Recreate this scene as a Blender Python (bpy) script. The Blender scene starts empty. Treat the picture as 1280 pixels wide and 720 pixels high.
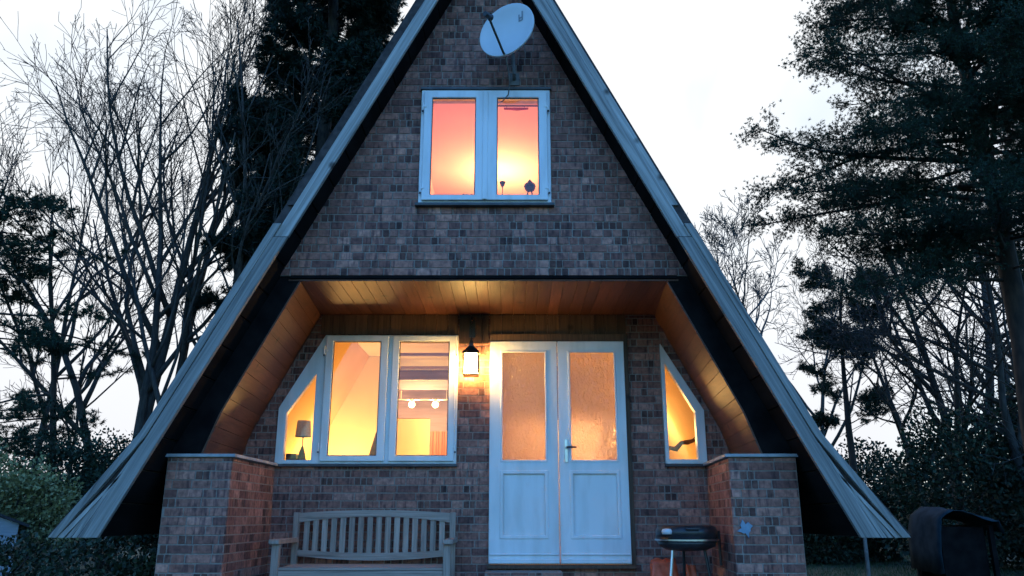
import bpy, bmesh, math, random
import numpy as np
from mathutils import Vector
from mathutils.geometry import tessellate_polygon
R = math.radians
random.seed(7); rng = np.random.default_rng(7)
sc = bpy.context.scene
COL = sc.collection
PATIO = -0.86          # height of the terrace below the eye
AX = -0.25             # middle line of the house
YB, YF, YR = 6.42, 6.76, 8.0   # bargeboards, front gable wall, porch rear wall

# ------------------------------------------------------------------ helpers
def tag(o, label=None, cat=None, group=None, kind=None):
    if label: o['label'] = label
    if cat: o['category'] = cat
    if group: o['group'] = group
    if kind: o['kind'] = kind
    return o

def thing(name, label, cat, loc, group=None):
    o = bpy.data.objects.new(name, None); COL.objects.link(o)
    o.location = loc; o.empty_display_size = 0.2
    return tag(o, label, cat, group)

def link_mesh(name, me, mat, parent=None, bevel=0, smooth=False):
    o = bpy.data.objects.new(name, me); COL.objects.link(o)
    if mat: me.materials.append(mat)
    if parent is not None: o.parent = parent
    if smooth:
        me.polygons.foreach_set('use_smooth', [True] * len(me.polygons))
    if bevel:
        b = o.modifiers.new('Bevel', 'BEVEL'); b.width = bevel; b.segments = 2
        b.limit_method = 'ANGLE'; b.angle_limit = R(40)
    return o

class MB:
    def __init__(s): s.v = []; s.f = []; s.mi = {}
    def add(s, v, f):
        n = len(s.v); s.v += [tuple(p) for p in v]; s.f += [tuple(i + n for i in q) for q in f]
    def box(s, x0, x1, y0, y1, z0, z1):
        v = [(x, y, z) for z in (z0, z1) for y in (y0, y1) for x in (x0, x1)]
        s.add(v, [(0, 2, 3, 1), (4, 5, 7, 6), (0, 1, 5, 4), (1, 3, 7, 5), (3, 2, 6, 7), (2, 0, 4, 6)])
    def hexa(s, a, b):           # two quads, 4 points each
        s.add(list(a) + list(b), [(3, 2, 1, 0), (4, 5, 6, 7)] + [(i, (i + 1) % 4, (i + 1) % 4 + 4, i + 4) for i in range(4)])
    def prism(s, outer, holes=(), y0=0.0, y1=1.0, axis='y'):
        loops = [outer] + list(holes)
        flat = [p for l in loops for p in l]
        tr = tessellate_polygon([[Vector((p[0], p[1], 0)) for p in l] for l in loops])
        mk = (lambda p, d: (p[0], d, p[1])) if axis == 'y' else ((lambda p, d: (p[0], p[1], d)) if axis == 'z' else (lambda p, d: (d, p[0], p[1])))
        n = len(flat)
        v = [mk(p, y0) for p in flat] + [mk(p, y1) for p in flat]
        f = [tuple(t) for t in tr] + [tuple(i + n for i in reversed(t)) for t in tr]
        k = 0
        for l in loops:
            m = len(l)
            for i in range(m):
                a, b = k + i, k + (i + 1) % m
                f.append((a, b, b + n, a + n))
            k += m
        s.add(v, f)
    def tube(s, pts, rad, sides=8, cap=True):
        pts = [Vector(p) for p in pts]; n = len(pts)
        if not hasattr(rad, '__len__'): rad = [rad] * n
        t0 = (pts[1] - pts[0]).normalized()
        u = t0.orthogonal().normalized(); base = len(s.v)
        for i, p in enumerate(pts):
            t = (pts[min(i + 1, n - 1)] - pts[max(i - 1, 0)])
            if t.length < 1e-9: t = t0
            t.normalize()
            u = (u - t * u.dot(t))
            u = u.normalized() if u.length > 1e-6 else t.orthogonal().normalized()
            w = t.cross(u)
            for k in range(sides):
                a = 2 * math.pi * k / sides
                q = p + (u * math.cos(a) + w * math.sin(a)) * rad[i]
                s.v.append((q.x, q.y, q.z))
        for i in range(n - 1):
            for k in range(sides):
                a = base + i * sides + k; b = base + i * sides + (k + 1) % sides
                s.f.append((a, b, b + sides, a + sides))
        if cap:
            s.f.append(tuple(base + k for k in reversed(range(sides))))
            s.f.append(tuple(base + (n - 1) * sides + k for k in range(sides)))
    def lathe(s, prof, c, seg=28, sq=False):
        base = len(s.v)
        for r, z in prof:
            for k in range(seg):
                a = 2 * math.pi * k / seg + (math.pi / seg if sq else 0)
                s.v.append((c[0] + r * math.cos(a), c[1] + r * math.sin(a), c[2] + z))
        for i in range(len(prof) - 1):
            for k in range(seg):
                a = base + i * seg + k; b = base + i * seg + (k + 1) % seg
                s.f.append((a, b, b + seg, a + seg))
        s.f.append(tuple(base + k for k in reversed(range(seg))))
        s.f.append(tuple(base + (len(prof) - 1) * seg + k for k in range(seg)))
    def build(s, name, mat, parent=None, org=(0, 0, 0), bevel=0, smooth=False, fix=True):
        me = bpy.data.meshes.new(name)
        me.from_pydata([(a - org[0], b - org[1], c - org[2]) for a, b, c in s.v], [], s.f)
        if fix:
            bm = bmesh.new(); bm.from_mesh(me)
            bmesh.ops.recalc_face_normals(bm, faces=bm.faces); bm.to_mesh(me); bm.free()
        o = link_mesh(name, me, mat, parent, bevel, smooth)
        if s.mi:
            me.materials.append(M['brickdark'])
            for i in s.mi: me.polygons[i].material_index = 1
        return o

def np_mesh(name, verts, faces):
    me = bpy.data.meshes.new(name)
    verts = np.asarray(verts, dtype=np.float32); faces = np.asarray(faces, dtype=np.int32)
    nf, k = faces.shape
    me.vertices.add(len(verts)); me.vertices.foreach_set('co', verts.ravel())
    me.loops.add(nf * k); me.loops.foreach_set('vertex_index', faces.ravel())
    me.polygons.add(nf); me.polygons.foreach_set('loop_start', np.arange(0, nf * k, k, dtype=np.int32))
    me.update(calc_edges=True); me.validate()
    return me

# ------------------------------------------------------------------ materials
def mat_new(name):
    m = bpy.data.materials.new(name); m.use_nodes = True
    nt = m.node_tree; b = nt.nodes['Principled BSDF']
    return m, nt, b, nt.nodes.new, nt.links.new

def ramp(nt, stops):
    r = nt.nodes.new('ShaderNodeValToRGB'); e = r.color_ramp.elements
    while len(e) < len(stops): e.new(0.5)
    for i, (p, c) in enumerate(stops):
        e[i].position = p; e[i].color = (*c, 1)
    return r

def m_noise(name, c1, c2, scale=8, rough=.6, bump=.0, detail=5, stretch=(1, 1, 1), metallic=0, island=0.0, lo=.35, hi=.65, spec=.5):
    m, nt, b, N, L = mat_new(name)
    tc = N('ShaderNodeTexCoord'); mp = N('ShaderNodeMapping'); mp.inputs['Scale'].default_value = stretch
    L(tc.outputs['Object'], mp.inputs['Vector'])
    no = N('ShaderNodeTexNoise'); no.inputs['Scale'].default_value = scale; no.inputs['Detail'].default_value = detail
    L(mp.outputs[0], no.inputs['Vector'])
    r = ramp(nt, [(lo, c1), (hi, c2)]); L(no.outputs['Fac'], r.inputs[0])
    out = r.outputs[0]
    if island:
        g = N('ShaderNodeNewGeometry'); mr = N('ShaderNodeMapRange')
        mr.inputs['To Min'].default_value = 1 - island; mr.inputs['To Max'].default_value = 1 + island * .6
        L(g.outputs['Random Per Island'], mr.inputs['Value'])
        mx = N('ShaderNodeVectorMath'); mx.operation = 'SCALE'
        L(out, mx.inputs[0]); L(mr.outputs[0], mx.inputs['Scale']); out = mx.outputs[0]
    L(out, b.inputs['Base Color'])
    b.inputs['Roughness'].default_value = rough; b.inputs['Metallic'].default_value = metallic
    b.inputs['Specular IOR Level'].default_value = spec
    if bump:
        bu = N('ShaderNodeBump'); bu.inputs['Strength'].default_value = bump; bu.inputs['Distance'].default_value = .01
        L(no.outputs['Fac'], bu.inputs['Height']); L(bu.outputs[0], b.inputs['Normal'])
    return m

def m_wood(name, direc, stops, rough=.75, freq=45, along=1.2, island=.25, bump=.3, knots=True):
    """grain runs along the world direction direc"""
    m, nt, b, N, L = mat_new(name)
    d = Vector(direc).normalized(); p = d.orthogonal().normalized(); q = d.cross(p)
    tc = N('ShaderNodeTexCoord'); g = N('ShaderNodeNewGeometry')
    cmb = N('ShaderNodeCombineXYZ')
    for i, (vec, s) in enumerate(((d, along), (p, freq), (q, freq))):
        dt = N('ShaderNodeVectorMath'); dt.operation = 'DOT_PRODUCT'; dt.inputs[1].default_value = vec
        L(tc.outputs['Object'], dt.inputs[0])
        mu = N('ShaderNodeMath'); mu.operation = 'MULTIPLY'; mu.inputs[1].default_value = s
        L(dt.outputs['Value'], mu.inputs[0]); L(mu.outputs[0], cmb.inputs[i])
    off = N('ShaderNodeVectorMath'); off.operation = 'MULTIPLY_ADD'
    cc = N('ShaderNodeCombineXYZ'); L(g.outputs['Random Per Island'], cc.inputs[0])
    L(cc.outputs[0], off.inputs[0]); off.inputs[1].default_value = (31, 0, 0); L(cmb.outputs[0], off.inputs[2])
    no = N('ShaderNodeTexNoise'); no.inputs['Scale'].default_value = 1; no.inputs['Detail'].default_value = 6
    no.inputs['Roughness'].default_value = .65; no.inputs['Distortion'].default_value = .6
    L(off.outputs[0], no.inputs['Vector'])
    r = ramp(nt, stops); L(no.outputs['Fac'], r.inputs[0]); out = r.outputs[0]
    if knots:
        vo = N('ShaderNodeTexVoronoi'); vo.inputs['Scale'].default_value = 3.1
        sc2 = N('ShaderNodeVectorMath'); sc2.operation = 'ADD'
        L(tc.outputs['Object'], sc2.inputs[0]); L(off.outputs[0], sc2.inputs[1]) if False else None
        L(tc.outputs['Object'], vo.inputs['Vector'])
        kr = ramp(nt, [(.06, (.25, .22, .2)), (.14, (1, 1, 1))]); L(vo.outputs['Distance'], kr.inputs[0])
        mm = N('ShaderNodeVectorMath'); mm.operation = 'MULTIPLY'
        L(out, mm.inputs[0]); L(kr.outputs[0], mm.inputs[1]); out = mm.outputs[0]
    mr = N('ShaderNodeMapRange'); mr.inputs['To Min'].default_value = 1 - island; mr.inputs['To Max'].default_value = 1 + island
    L(g.outputs['Random Per Island'], mr.inputs['Value'])
    mx = N('ShaderNodeVectorMath'); mx.operation = 'SCALE'; L(out, mx.inputs[0]); L(mr.outputs[0], mx.inputs['Scale'])
    L(mx.outputs[0], b.inputs['Base Color']); b.inputs['Roughness'].default_value = rough
    bu = N('ShaderNodeBump'); bu.inputs['Strength'].default_value = bump; bu.inputs['Distance'].default_value = .006
    L(no.outputs['Fac'], bu.inputs['Height']); L(bu.outputs[0], b.inputs['Normal'])
    return m

def m_brick(name, k=1.0):
    m, nt, b, N, L = mat_new(name)
    g = N('ShaderNodeNewGeometry'); tc = N('ShaderNodeTexCoord')
    r = ramp(nt, [(0, (.13, .055, .045)), (.12, (.15, .062, .05)), (.2, (.20, .083, .062)), (.5, (.235, .105, .08)), (.8, (.29, .13, .098)), (.86, (.325, .15, .112)), (1, (.36, .178, .138))])
    L(g.outputs['Random Per Island'], r.inputs[0])
    no = N('ShaderNodeTexNoise'); no.inputs['Scale'].default_value = 26; no.inputs['Detail'].default_value = 6
    L(tc.outputs['Object'], no.inputs['Vector'])
    mp = N('ShaderNodeMapping'); mp.inputs['Scale'].default_value = (34, 34, 5)
    L(tc.outputs['Object'], mp.inputs['Vector'])
    n2 = N('ShaderNodeTexNoise'); n2.inputs['Scale'].default_value = 1; n2.inputs['Detail'].default_value = 2
    L(mp.outputs[0], n2.inputs['Vector'])
    r1 = ramp(nt, [(.3, (.55, .53, .55)), (.7, (1.25, 1.22, 1.2))]); L(no.outputs['Fac'], r1.inputs[0])
    r2 = ramp(nt, [(.33, (.45, .44, .5)), (.47, (1.05, 1.03, 1.0))]); L(n2.outputs['Fac'], r2.inputs[0])
    a = N('ShaderNodeVectorMath'); a.operation = 'MULTIPLY'; L(r.outputs[0], a.inputs[0]); L(r1.outputs[0], a.inputs[1])
    c = N('ShaderNodeVectorMath'); c.operation = 'MULTIPLY'; L(a.outputs[0], c.inputs[0]); L(r2.outputs[0], c.inputs[1])
    n4 = N('ShaderNodeTexNoise'); n4.inputs['Scale'].default_value = 1.7; n4.inputs['Detail'].default_value = 3; L(tc.outputs['Object'], n4.inputs['Vector'])
    r4 = ramp(nt, [(.32, (.74, .76, .80)), (.66, (1.12, 1.10, 1.08))]); L(n4.outputs['Fac'], r4.inputs[0])
    c4 = N('ShaderNodeVectorMath'); c4.operation = 'MULTIPLY'; L(c.outputs[0], c4.inputs[0]); L(r4.outputs[0], c4.inputs[1]); c = c4
    ks = N('ShaderNodeVectorMath'); ks.operation = 'SCALE'; ks.inputs['Scale'].default_value = k * 1.5; L(c.outputs[0], ks.inputs[0])
    L(ks.outputs[0], b.inputs['Base Color']); b.inputs['Roughness'].default_value = .8
    bu = N('ShaderNodeBump'); bu.inputs['Strength'].default_value = .5; bu.inputs['Distance'].default_value = .006
    L(no.outputs['Fac'], bu.inputs['Height']); L(bu.outputs[0], b.inputs['Normal'])
    return m

def m_pane():
    m, nt, b, N, L = mat_new('window_glass'); nt.nodes.remove(b)
    o = nt.nodes['Material Output']
    t = N('ShaderNodeBsdfTransparent'); t.inputs[0].default_value = (.96, .97, .97, 1)
    gl = N('ShaderNodeBsdfGlossy'); gl.inputs['Roughness'].default_value = .03
    fr = N('ShaderNodeFresnel'); fr.inputs[0].default_value = 1.45
    mx = N('ShaderNodeMixShader'); L(fr.outputs[0], mx.inputs[0]); L(t.outputs[0], mx.inputs[1]); L(gl.outputs[0], mx.inputs[2])
    L(mx.outputs[0], o.inputs[0]); return m

def m_obscure():
    m, nt, b, N, L = mat_new('textured_door_glass'); nt.nodes.remove(b)
    o = nt.nodes['Material Output']; tc = N('ShaderNodeTexCoord')
    mp = N('ShaderNodeMapping'); mp.inputs['Scale'].default_value = (1, 1, .55); L(tc.outputs['Object'], mp.inputs[0])
    no = N('ShaderNodeTexNoise'); no.inputs['Scale'].default_value = 38; no.inputs['Detail'].default_value = 2.5; no.inputs['Distortion'].default_value = .8
    L(mp.outputs[0], no.inputs['Vector'])
    bu = N('ShaderNodeBump'); bu.inputs['Strength'].default_value = 1; bu.inputs['Distance'].default_value = .02
    L(no.outputs['Fac'], bu.inputs['Height'])
    rf = N('ShaderNodeBsdfRefraction'); rf.inputs['IOR'].default_value = 1.10; rf.inputs['Roughness'].default_value = .10
    rf.inputs['Color'].default_value = (.95, .86, .88, 1); L(bu.outputs[0], rf.inputs['Normal'])
    tl = N('ShaderNodeBsdfTranslucent'); tl.inputs[0].default_value = (.85, .85, .85, 1)
    gl = N('ShaderNodeBsdfGlossy'); gl.inputs['Roughness'].default_value = .12; L(bu.outputs[0], gl.inputs['Normal'])
    m1 = N('ShaderNodeMixShader'); m1.inputs[0].default_value = .28; L(rf.outputs[0], m1.inputs[1]); L(tl.outputs[0], m1.inputs[2])
    m2 = N('ShaderNodeMixShader'); m2.inputs[0].default_value = .06; L(m1.outputs[0], m2.inputs[1]); L(gl.outputs[0], m2.inputs[2])
    L(m2.outputs[0], o.inputs[0]); return m

def m_emit(name, col, st):
    m, nt, b, N, L = mat_new(name)
    b.inputs['Base Color'].default_value = (*col, 1); b.inputs['Emission Color'].default_value = (*col, 1)
    b.inputs['Emission Strength'].default_value = st; return m

def m_leaf(name, c1, c2, c3, rough=.6):
    m, nt, b, N, L = mat_new(name)
    g = N('ShaderNodeNewGeometry'); r = ramp(nt, [(0, c1), (.6, c2), (1, c3)])
    L(g.outputs['Random Per Island'], r.inputs[0]); L(r.outputs[0], b.inputs['Base Color'])
    b.inputs['Roughness'].default_value = rough; b.inputs['Specular IOR Level'].default_value = .25; return m

SLOPE = .518
dirL = (-SLOPE, 0, -1); dirR = (SLOPE, 0, -1)
GREY = [(.30, (.065, .058, .055)), (.42, (.21, .195, .18)), (.58, (.34, .315, .29)), (.75, (.48, .45, .42))]
M = dict(
    brick=m_brick('clinker_brick'), brickdark=m_brick('burnt_clinker_brick', .5),
    mortar=m_noise('mortar', (.25, .19, .16), (.34, .27, .23), 40, .9, .3),
    boardL=m_wood('weathered_board_a', dirL, GREY, freq=24, along=.8),
    boardR=m_wood('weathered_board_b', dirR, GREY, freq=24, along=.8),
    pine=m_wood('pine_boards', (0, 1, 0), [(.25, (.044, .014, .008)), (.5, (.092, .030, .015)), (.75, (.145, .052, .026))], freq=30, along=2, island=.28, rough=.5),
    darkwood=m_noise('dark_stained_wood', (.006, .0055, .006), (.014, .012, .012), 6, .85, .2, stretch=(1, .2, 1), spec=.06),
    brownwood=m_wood('brown_timber', (0, 0, 1), [(.3, (.06, .032, .02)), (.7, (.16, .085, .05))], freq=40, along=2, island=.3),
    shingle=m_noise('roof_shingles', (.035, .026, .024), (.08, .06, .055), 14, .9, .5),
    white=m_noise('white_window_plastic', (.64, .64, .63), (.83, .83, .83), 3.2, .34, 0, spec=.5, stretch=(3, 3, .6), lo=.22, hi=.56),
    doorwhite=m_noise('white_door_paint', (.64, .635, .63), (.81, .81, .82), 2.6, .3, 0, stretch=(3, 3, .6), lo=.22, hi=.56),
    glass=m_pane(), obscure=m_obscure(),
    slate=m_noise('pale_coping', (.28, .28, .29), (.45, .45, .45), 9, .7, .2),
    lead=m_noise('dark_sill', (.05, .05, .055), (.09, .09, .095), 9, .5, .1),
    metal=m_noise('brushed_metal', (.55, .55, .56), (.68, .68, .68), 20, .3, 0, metallic=1),
    black=m_noise('black_enamel', (.012, .012, .014), (.03, .03, .032), 12, .35, .05),
    teak=m_wood('weathered_teak_length', (1, 0, 0), [(.25, (.18, .125, .095)), (.5, (.38, .27, .215)), (.75, (.52, .395, .325))], freq=50, along=2, island=.18, knots=False),
    teakv=m_wood('weathered_teak_upright', (0, 0, 1), [(.25, (.18, .125, .095)), (.5, (.38, .27, .215)), (.75, (.52, .395, .325))], freq=50, along=2, island=.22, knots=False),
    dish=m_noise('dish_grey_paint', (.60, .61, .62), (.68, .69, .70), 3, .45, 0),
    dishmark=m_noise('dish_print', (.22, .24, .27), (.28, .3, .33), 20, .6),
    cable=m_noise('grey_cable', (.16, .155, .15), (.22, .215, .21), 20, .6),
    cream=m_noise('cream_plaster', (.78, .66, .44), (.84, .72, .5), 2, .85, .05),
    creamslope=m_noise('lamplit_cream_plaster', (.74, .48, .22), (.8, .54, .26), 2, .85, .05),  # cream plaster of the slopes with lamplight orange mixed into its colour
    mauve=m_noise('mauve_joists', (.26, .18, .22), (.36, .25, .30), 5, .7, 0, stretch=(.3, 3, 3)),
    pink=m_noise('pink_plaster', (.84, .46, .48), (.88, .50, .52), 2, .85, .05),
    floor=m_noise('floor_boards', (.2, .1, .05), (.34, .18, .09), 4, .5, 0, stretch=(6, .5, 1)),
    terracotta=m_noise('terracotta_cloth', (.50, .16, .10), (.62, .22, .14), 3, .9, .2, stretch=(12, 1, .5)),
    shade=m_noise('grey_linen_shade', (.36, .31, .28), (.44, .38, .35), 60, .9, .1),
    dark=m_noise('dark_objects', (.03, .022, .02), (.06, .045, .04), 8, .6),
    drift=m_noise('driftwood', (.10, .05, .02), (.2, .1, .04), 14, .8, .4),
    red=m_noise('dark_red_cloth', (.35, .03, .02), (.5, .06, .04), 8, .8),
    orange=m_noise('orange_plastic_sack', (.62, .09, .035), (.75, .15, .07), 16, .45, .4),
    blue=m_noise('pale_blue_paint', (.16, .25, .34), (.24, .34, .44), 14, .5, .1),
    bark=m_noise('dark_bark', (.035, .03, .027), (.075, .065, .055), 18, .9, .5, stretch=(1, 1, .25)),
    barkg=m_noise('grey_bark', (.05, .048, .045), (.10, .095, .085), 18, .9, .5, stretch=(1, 1, .25)),
    pinebark=m_noise('pine_bark', (.028, .02, .016), (.065, .042, .03), 14, .9, .6, stretch=(1, 1, .3)),
    needle=m_leaf('pine_needles', (.012, .03, .022), (.022, .05, .03), (.04, .075, .04)),
    spruce=m_leaf('spruce_needles', (.009, .02, .016), (.016, .034, .024), (.028, .05, .032)),
    shrub=m_leaf('shrub_leaves', (.16, .16, .06), (.26, .25, .10), (.36, .34, .17)),
    yew=m_leaf('dark_shrub_leaves', (.012, .025, .015), (.025, .045, .025), (.07, .10, .06)),
    grass=m_leaf('lawn_blades', (.03, .06, .025), (.05, .09, .035), (.09, .12, .05)),
    soil=m_noise('lawn_ground', (.02, .04, .018), (.05, .065, .03), 2.2, .95, .3),
    paving=m_noise('patio_paving', (.16, .15, .145), (.26, .25, .24), 6, .85, .3),
    tarp=m_noise('grey_green_tarpaulin', (.014, .030, .040), (.030, .052, .066), 6, .92, .2, spec=.08),
    shedwall=m_noise('shed_boards', (.25, .27, .30), (.34, .36, .39), 8, .8, .1, stretch=(.3, 1, 6)),
    felt=m_noise('roof_felt', (.02, .02, .022), (.035, .035, .04), 20, .9, .2),
    log=m_noise('firewood', (.06, .04, .025), (.12, .08, .05), 10, .9, .3),
    post=m_noise('grey_fence_post', (.16, .15, .14), (.25, .24, .22), 12, .9, .3),
)

# ------------------------------------------------------------------ brickwork
def spans(loops, z):
    xs = []
    for l in loops:
        for i in range(len(l)):
            (xa, za), (xb, zb) = l[i], l[(i + 1) % len(l)]
            if (za <= z < zb) or (zb <= z < za):
                xs.append(xa + (z - za) / (zb - za) * (xb - xa))
    xs.sort()
    return [(xs[i], xs[i + 1]) for i in range(0, len(xs) - 1, 2)]

def bricks(mb, loops, z0, z1, to3d, row=.0725, joint=.0105, proud=.0055, seed=1, L=.205, soldier=None, dark=.17, mix=(1, 1, .5, .75)):
    """to3d(u, depth, z): depth > 0 comes out of the wall. Wild bond of stretchers and headers."""
    rr = random.Random(seed)
    z = z0; k = 0
    while z < z1 - .02:
        h = row
        sold = soldier is not None and abs(z - soldier) < row * .5
        if sold: h = row * 1.45
        zt = min(z + h, z1)
        for a, b in spans(loops, (z + zt) / 2):
            if b - a < .015: continue
            x = a; pair = 0; isd = False
            first = True
            while x < b - .004:
                if pair > 0: w = .056; pair -= 1
                else:
                    w = rr.choice(mix) * L + joint
                    if rr.random() < dark: pair = rr.choice((1, 2, 2)); w = .056 + joint * .5; pair -= 1; isd = True
                    else: isd = False
                if first: w *= (1, .5, .75, .28)[(k * 3 + rr.randint(0, 1)) % 4]; first = False
                e = min(x + w, b)
                if b - e < .04: e = b
                if e - x > joint + .01:
                    d = proud + rr.uniform(-.0022, .0022)
                    u0, u1, w0, w1 = x + joint / 2, e - joint / 2, z + joint / 2, zt - joint / 2
                    j = [rr.uniform(-.0018, .0018) for _ in range(4)]
                    A = [to3d(u0 + j[0], d, w0 + j[1]), to3d(u1 + j[2], d, w0 + j[3]), to3d(u1 + j[0], d, w1 + j[2]), to3d(u0 + j[1], d, w1 + j[3])]
                    B = [to3d(u0, -.01, w0), to3d(u1, -.01, w0), to3d(u1, -.01, w1), to3d(u0, -.01, w1)]
                    if isd and e - x < .08:
                        for q in range(6): mb.mi[len(mb.f) + q] = 1
                    mb.hexa(A, B)
                x = e
        z = zt; k += 1

def rect(x0, x1, z0, z1): return [(x0, z0), (x1, z0), (x1, z1), (x0, z1)]

# ------------------------------------------------------------------ the house
HO = (AX, YR, PATIO)
house = thing('cabin', 'A-frame brick cabin with weathered bargeboards and glowing windows, the only house', 'house', HO)
def H(mb, name, mat, bevel=0, smooth=False, parent=house): return mb.build(name, mat, parent, HO, bevel, smooth)
def mir(side, pts): return [(AX + side * w, z) for w, z in pts]

# roof slabs, eave boarding, bargeboards
def w_in(z): return 2.846 - SLOPE * z
def w_out(z): return 3.02 - SLOPE * z
for s, bm_ in ((-1, M['boardL']), (1, M['boardR'])):
    m = MB()
    top = [(0, 5.93), (w_out(.64) + .03, .64), (3.33, -.13), (2.96, -.145), (0, 5.56)]
    m.prism(mir(s, top), (), YB + .04, 15.4)
    rf = H(m, 'roof', M['shingle'])
    m = MB()
    nb = 22
    for i in range(nb):                      # boards on the underside of the roof, running front to back
        za = -.14 + (5.42 + .14) * i / nb; zb = -.14 + (5.42 + .14) * (i + 1) / nb - .012
        pts = [(w_in(za) + .035, za), (w_in(za) + .014, za), (w_in(zb) + .014, zb), (w_in(zb) + .035, zb)]
        m.prism(mir(s, pts), (), YB + .045, 15.3)
    m.build('eave_boards', M['darkwood'], rf, HO)
    # main board in two lengths, top and bottom; the lower one fans out at the foot
    zj = 2.29
    m = MB()
    m.prism(mir(s, [(w_in(zj + .008), zj + .008), (w_out(zj + .008) - .055, zj + .008), (0, 5.72), (0, 5.495)]), (), YB + .002, YB + .039)
    m.build('bargeboard', bm_, house, HO, .003)
    m = MB()
    m.prism(mir(s, [(w_out(zj + .3) - .055, zj + .3), (w_out(zj + .3) + .008, zj + .3), (0, 5.86), (0, 5.74)]), (), YB + .012, YB + .039)
    c1 = m.build('cover_strip', bm_ if s > 0 else M['shingle'], house, HO, .002)
    m = MB()
    zk = .62
    m.prism(mir(s, [(w_in(-.15), -.15), (w_in(zj), zj), (w_out(zj) - .052, zj), (w_out(zk) - .06, zk), (w_in(-.15) + .15, -.15)]), (), YB - .012, YB + .028)
    lb = m.build('bargeboard', bm_, house, HO, .003)
    m = MB()
    m.prism(mir(s, [(w_out(zj + .12) - .055, zj + .12), (w_out(zj + .12) + .014, zj + .12), (w_out(zk + .02) + .014, zk + .02), (3.30, -.148), (3.235, -.15), (w_out(zk) - .052, zk)]), (), YB - .02, YB + .028)
    m.build('cover_strip', bm_, house, HO, .003)
    m = MB()                                 # wedge boards in the flared foot
    tops = [(w_out(zk - .02) - .062, zk - .03), (w_out(zk - .02) - .057, zk - .045), (w_out(zk - .02) - .052, zk - .06)]
    xb = [w_in(-.15) + .158, w_in(-.15) + .212, w_in(-.15) + .262, w_in(-.15) + .325]
    for i in range(3):
        t = w_out(zk - .04) - .055 + i * .006
        m.prism(mir(s, [(xb[i], -.15), (t, zk - .05 - i * .05), (t + .010, zk - .055 - i * .05), (xb[i + 1] - .012, -.15)]), (), YB - .004 + (i % 2) * .009, YB + .03)
    m.build('flare_board', bm_, lb, HO)

# upper gable wall
def w_wall(z): return 2.90 - SLOPE * z
UW = rect(-.835, .342, 2.735, 3.855)
zb = 2.05
gable = mir(1, [(w_wall(zb), zb), (0, 5.55)]) + mir(-1, [(w_wall(zb), zb)])
m = MB(); m.prism(gable, [UW], YF, YF + .2); gw = H(m, 'gable_wall', M['mortar'])
m = MB(); bricks(m, [gable, rect(-.85, .357, 2.72, 3.87)], zb, 5.3, lambda u, d, z: (u, YF - d, z), seed=3, L=.2, dark=.22, mix=(1, .5, .5, .5, .36))
m.build('brickwork', M['brick'], gw, HO, .0015)
m = MB(); m.box(AX - 1.70, AX + 1.70, YF - .018, YF + .14, 2.022, 2.049); H(m, 'edge_beam', M['darkwood'])

# porch ceiling and sloping linings in pine boards
m = MB(); x = AX - 1.72
while x < AX + 1.7:
    w = random.uniform(.105, .12); m.box(x, min(x + w - .003, AX + 1.72), YF + .002, YR - .004, 2.004, 2.021); x += w
H(m, 'porch_ceiling', M['pine'], .0015)
def w_lf(z): return 2.63 - .51 * z if z > .87 else 2.186 + .36 * (.87 - z)
def w_lr(z): return 2.735 - .51 * z if z > .80 else 2.327 + .3 * (.80 - z)
for s in (-1, 1):
    m = MB(); n = 13
    for i in range(n):
        za = .507 + (2.0 - .507) * i / n; zt = .507 + (2.0 - .507) * (i + 1) / n - .004
        t = .016
        A = [(AX + s * w_lf(za), YF + .002, za), (AX + s * w_lr(za), YR - .004, za), (AX + s * w_lr(zt), YR - .004, zt), (AX + s * w_lf(zt), YF + .002, zt)]
        B = [(AX + s * (w_lf(za) + t), YF + .002, za), (AX + s * (w_lr(za) + t), YR - .004, za), (AX + s * (w_lr(zt) + t), YR - .004, zt), (AX + s * (w_lf(zt) + t), YF + .002, zt)]
        m.hexa(A, B)
    H(m, 'porch_lining', M['pine'])
    m = MB(); m.prism(mir(s, [(w_lf(.51) + .018, .51), (w_lf(.87) + .018, .87), (w_lf(2.048) + .018, 2.048), (w_in(2.048) + .01, 2.048), (w_in(.51) + .01, .51)]), (), YF + .01, YF + .05)
    H(m, 'rafter_face', M['darkwood'])

# pillars with copings (footprints in x, y)
def pillar(s, wi_f, wi_r):
    fp = [(AX + s * 2.6, YF), (AX + s * wi_f, YF), (AX + s * wi_r, YR - .002), (AX + s * 2.6, YR - .002)]
    m = MB(); m.prism(fp, (), -1.3, .478, axis='z'); p = H(m, 'pillar', M['mortar'])
    m = MB()
    a, b = (AX + s * 2.6, AX + s * wi_f); lo, hi = min(a, b), max(a, b)
    bricks(m, [rect(lo, hi, -1.3, .478)], -1.298, .478, lambda u, d, z: (u, YF - d, z), seed=11 + s, L=.2)
    dx, dy = (wi_r - wi_f) * s, YR - YF; ln = math.hypot(dx, dy); ux, uy = dx / ln, dy / ln
    nx, ny = (-uy * s, ux * s)
    x0 = AX + s * wi_f
    bricks(m, [rect(0.0, ln - .01, -1.3, .478)], -1.298, .478, lambda u, d, z: (x0 + ux * u + nx * d, YF - .006 + uy * u + ny * d, z), seed=21 + s, L=.2)
    m.build('brickwork', M['brick'], p, HO, .0015)
    m = MB(); m.prism([(AX + s * 2.64, YF - .035), (AX + s * (wi_f - .035), YF - .035), (AX + s * (wi_r - .04), YR - .012), (AX + s * 2.64, YR - .012)], (), .480, .506, axis='z')
    m.build('coping', M['slate'], p, HO, .003)
pillar(-1, 2.07, 2.065); pillar(1, 2.045, 2.15)
for s in (-1, 1):
    m = MB(); xs = sorted((AX + s * 2.42, AX + s * 2.6)); m.box(xs[0], xs[1], YR, 15.1, -1.3, .60); H(m, 'side_wall', M['brick'])
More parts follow.
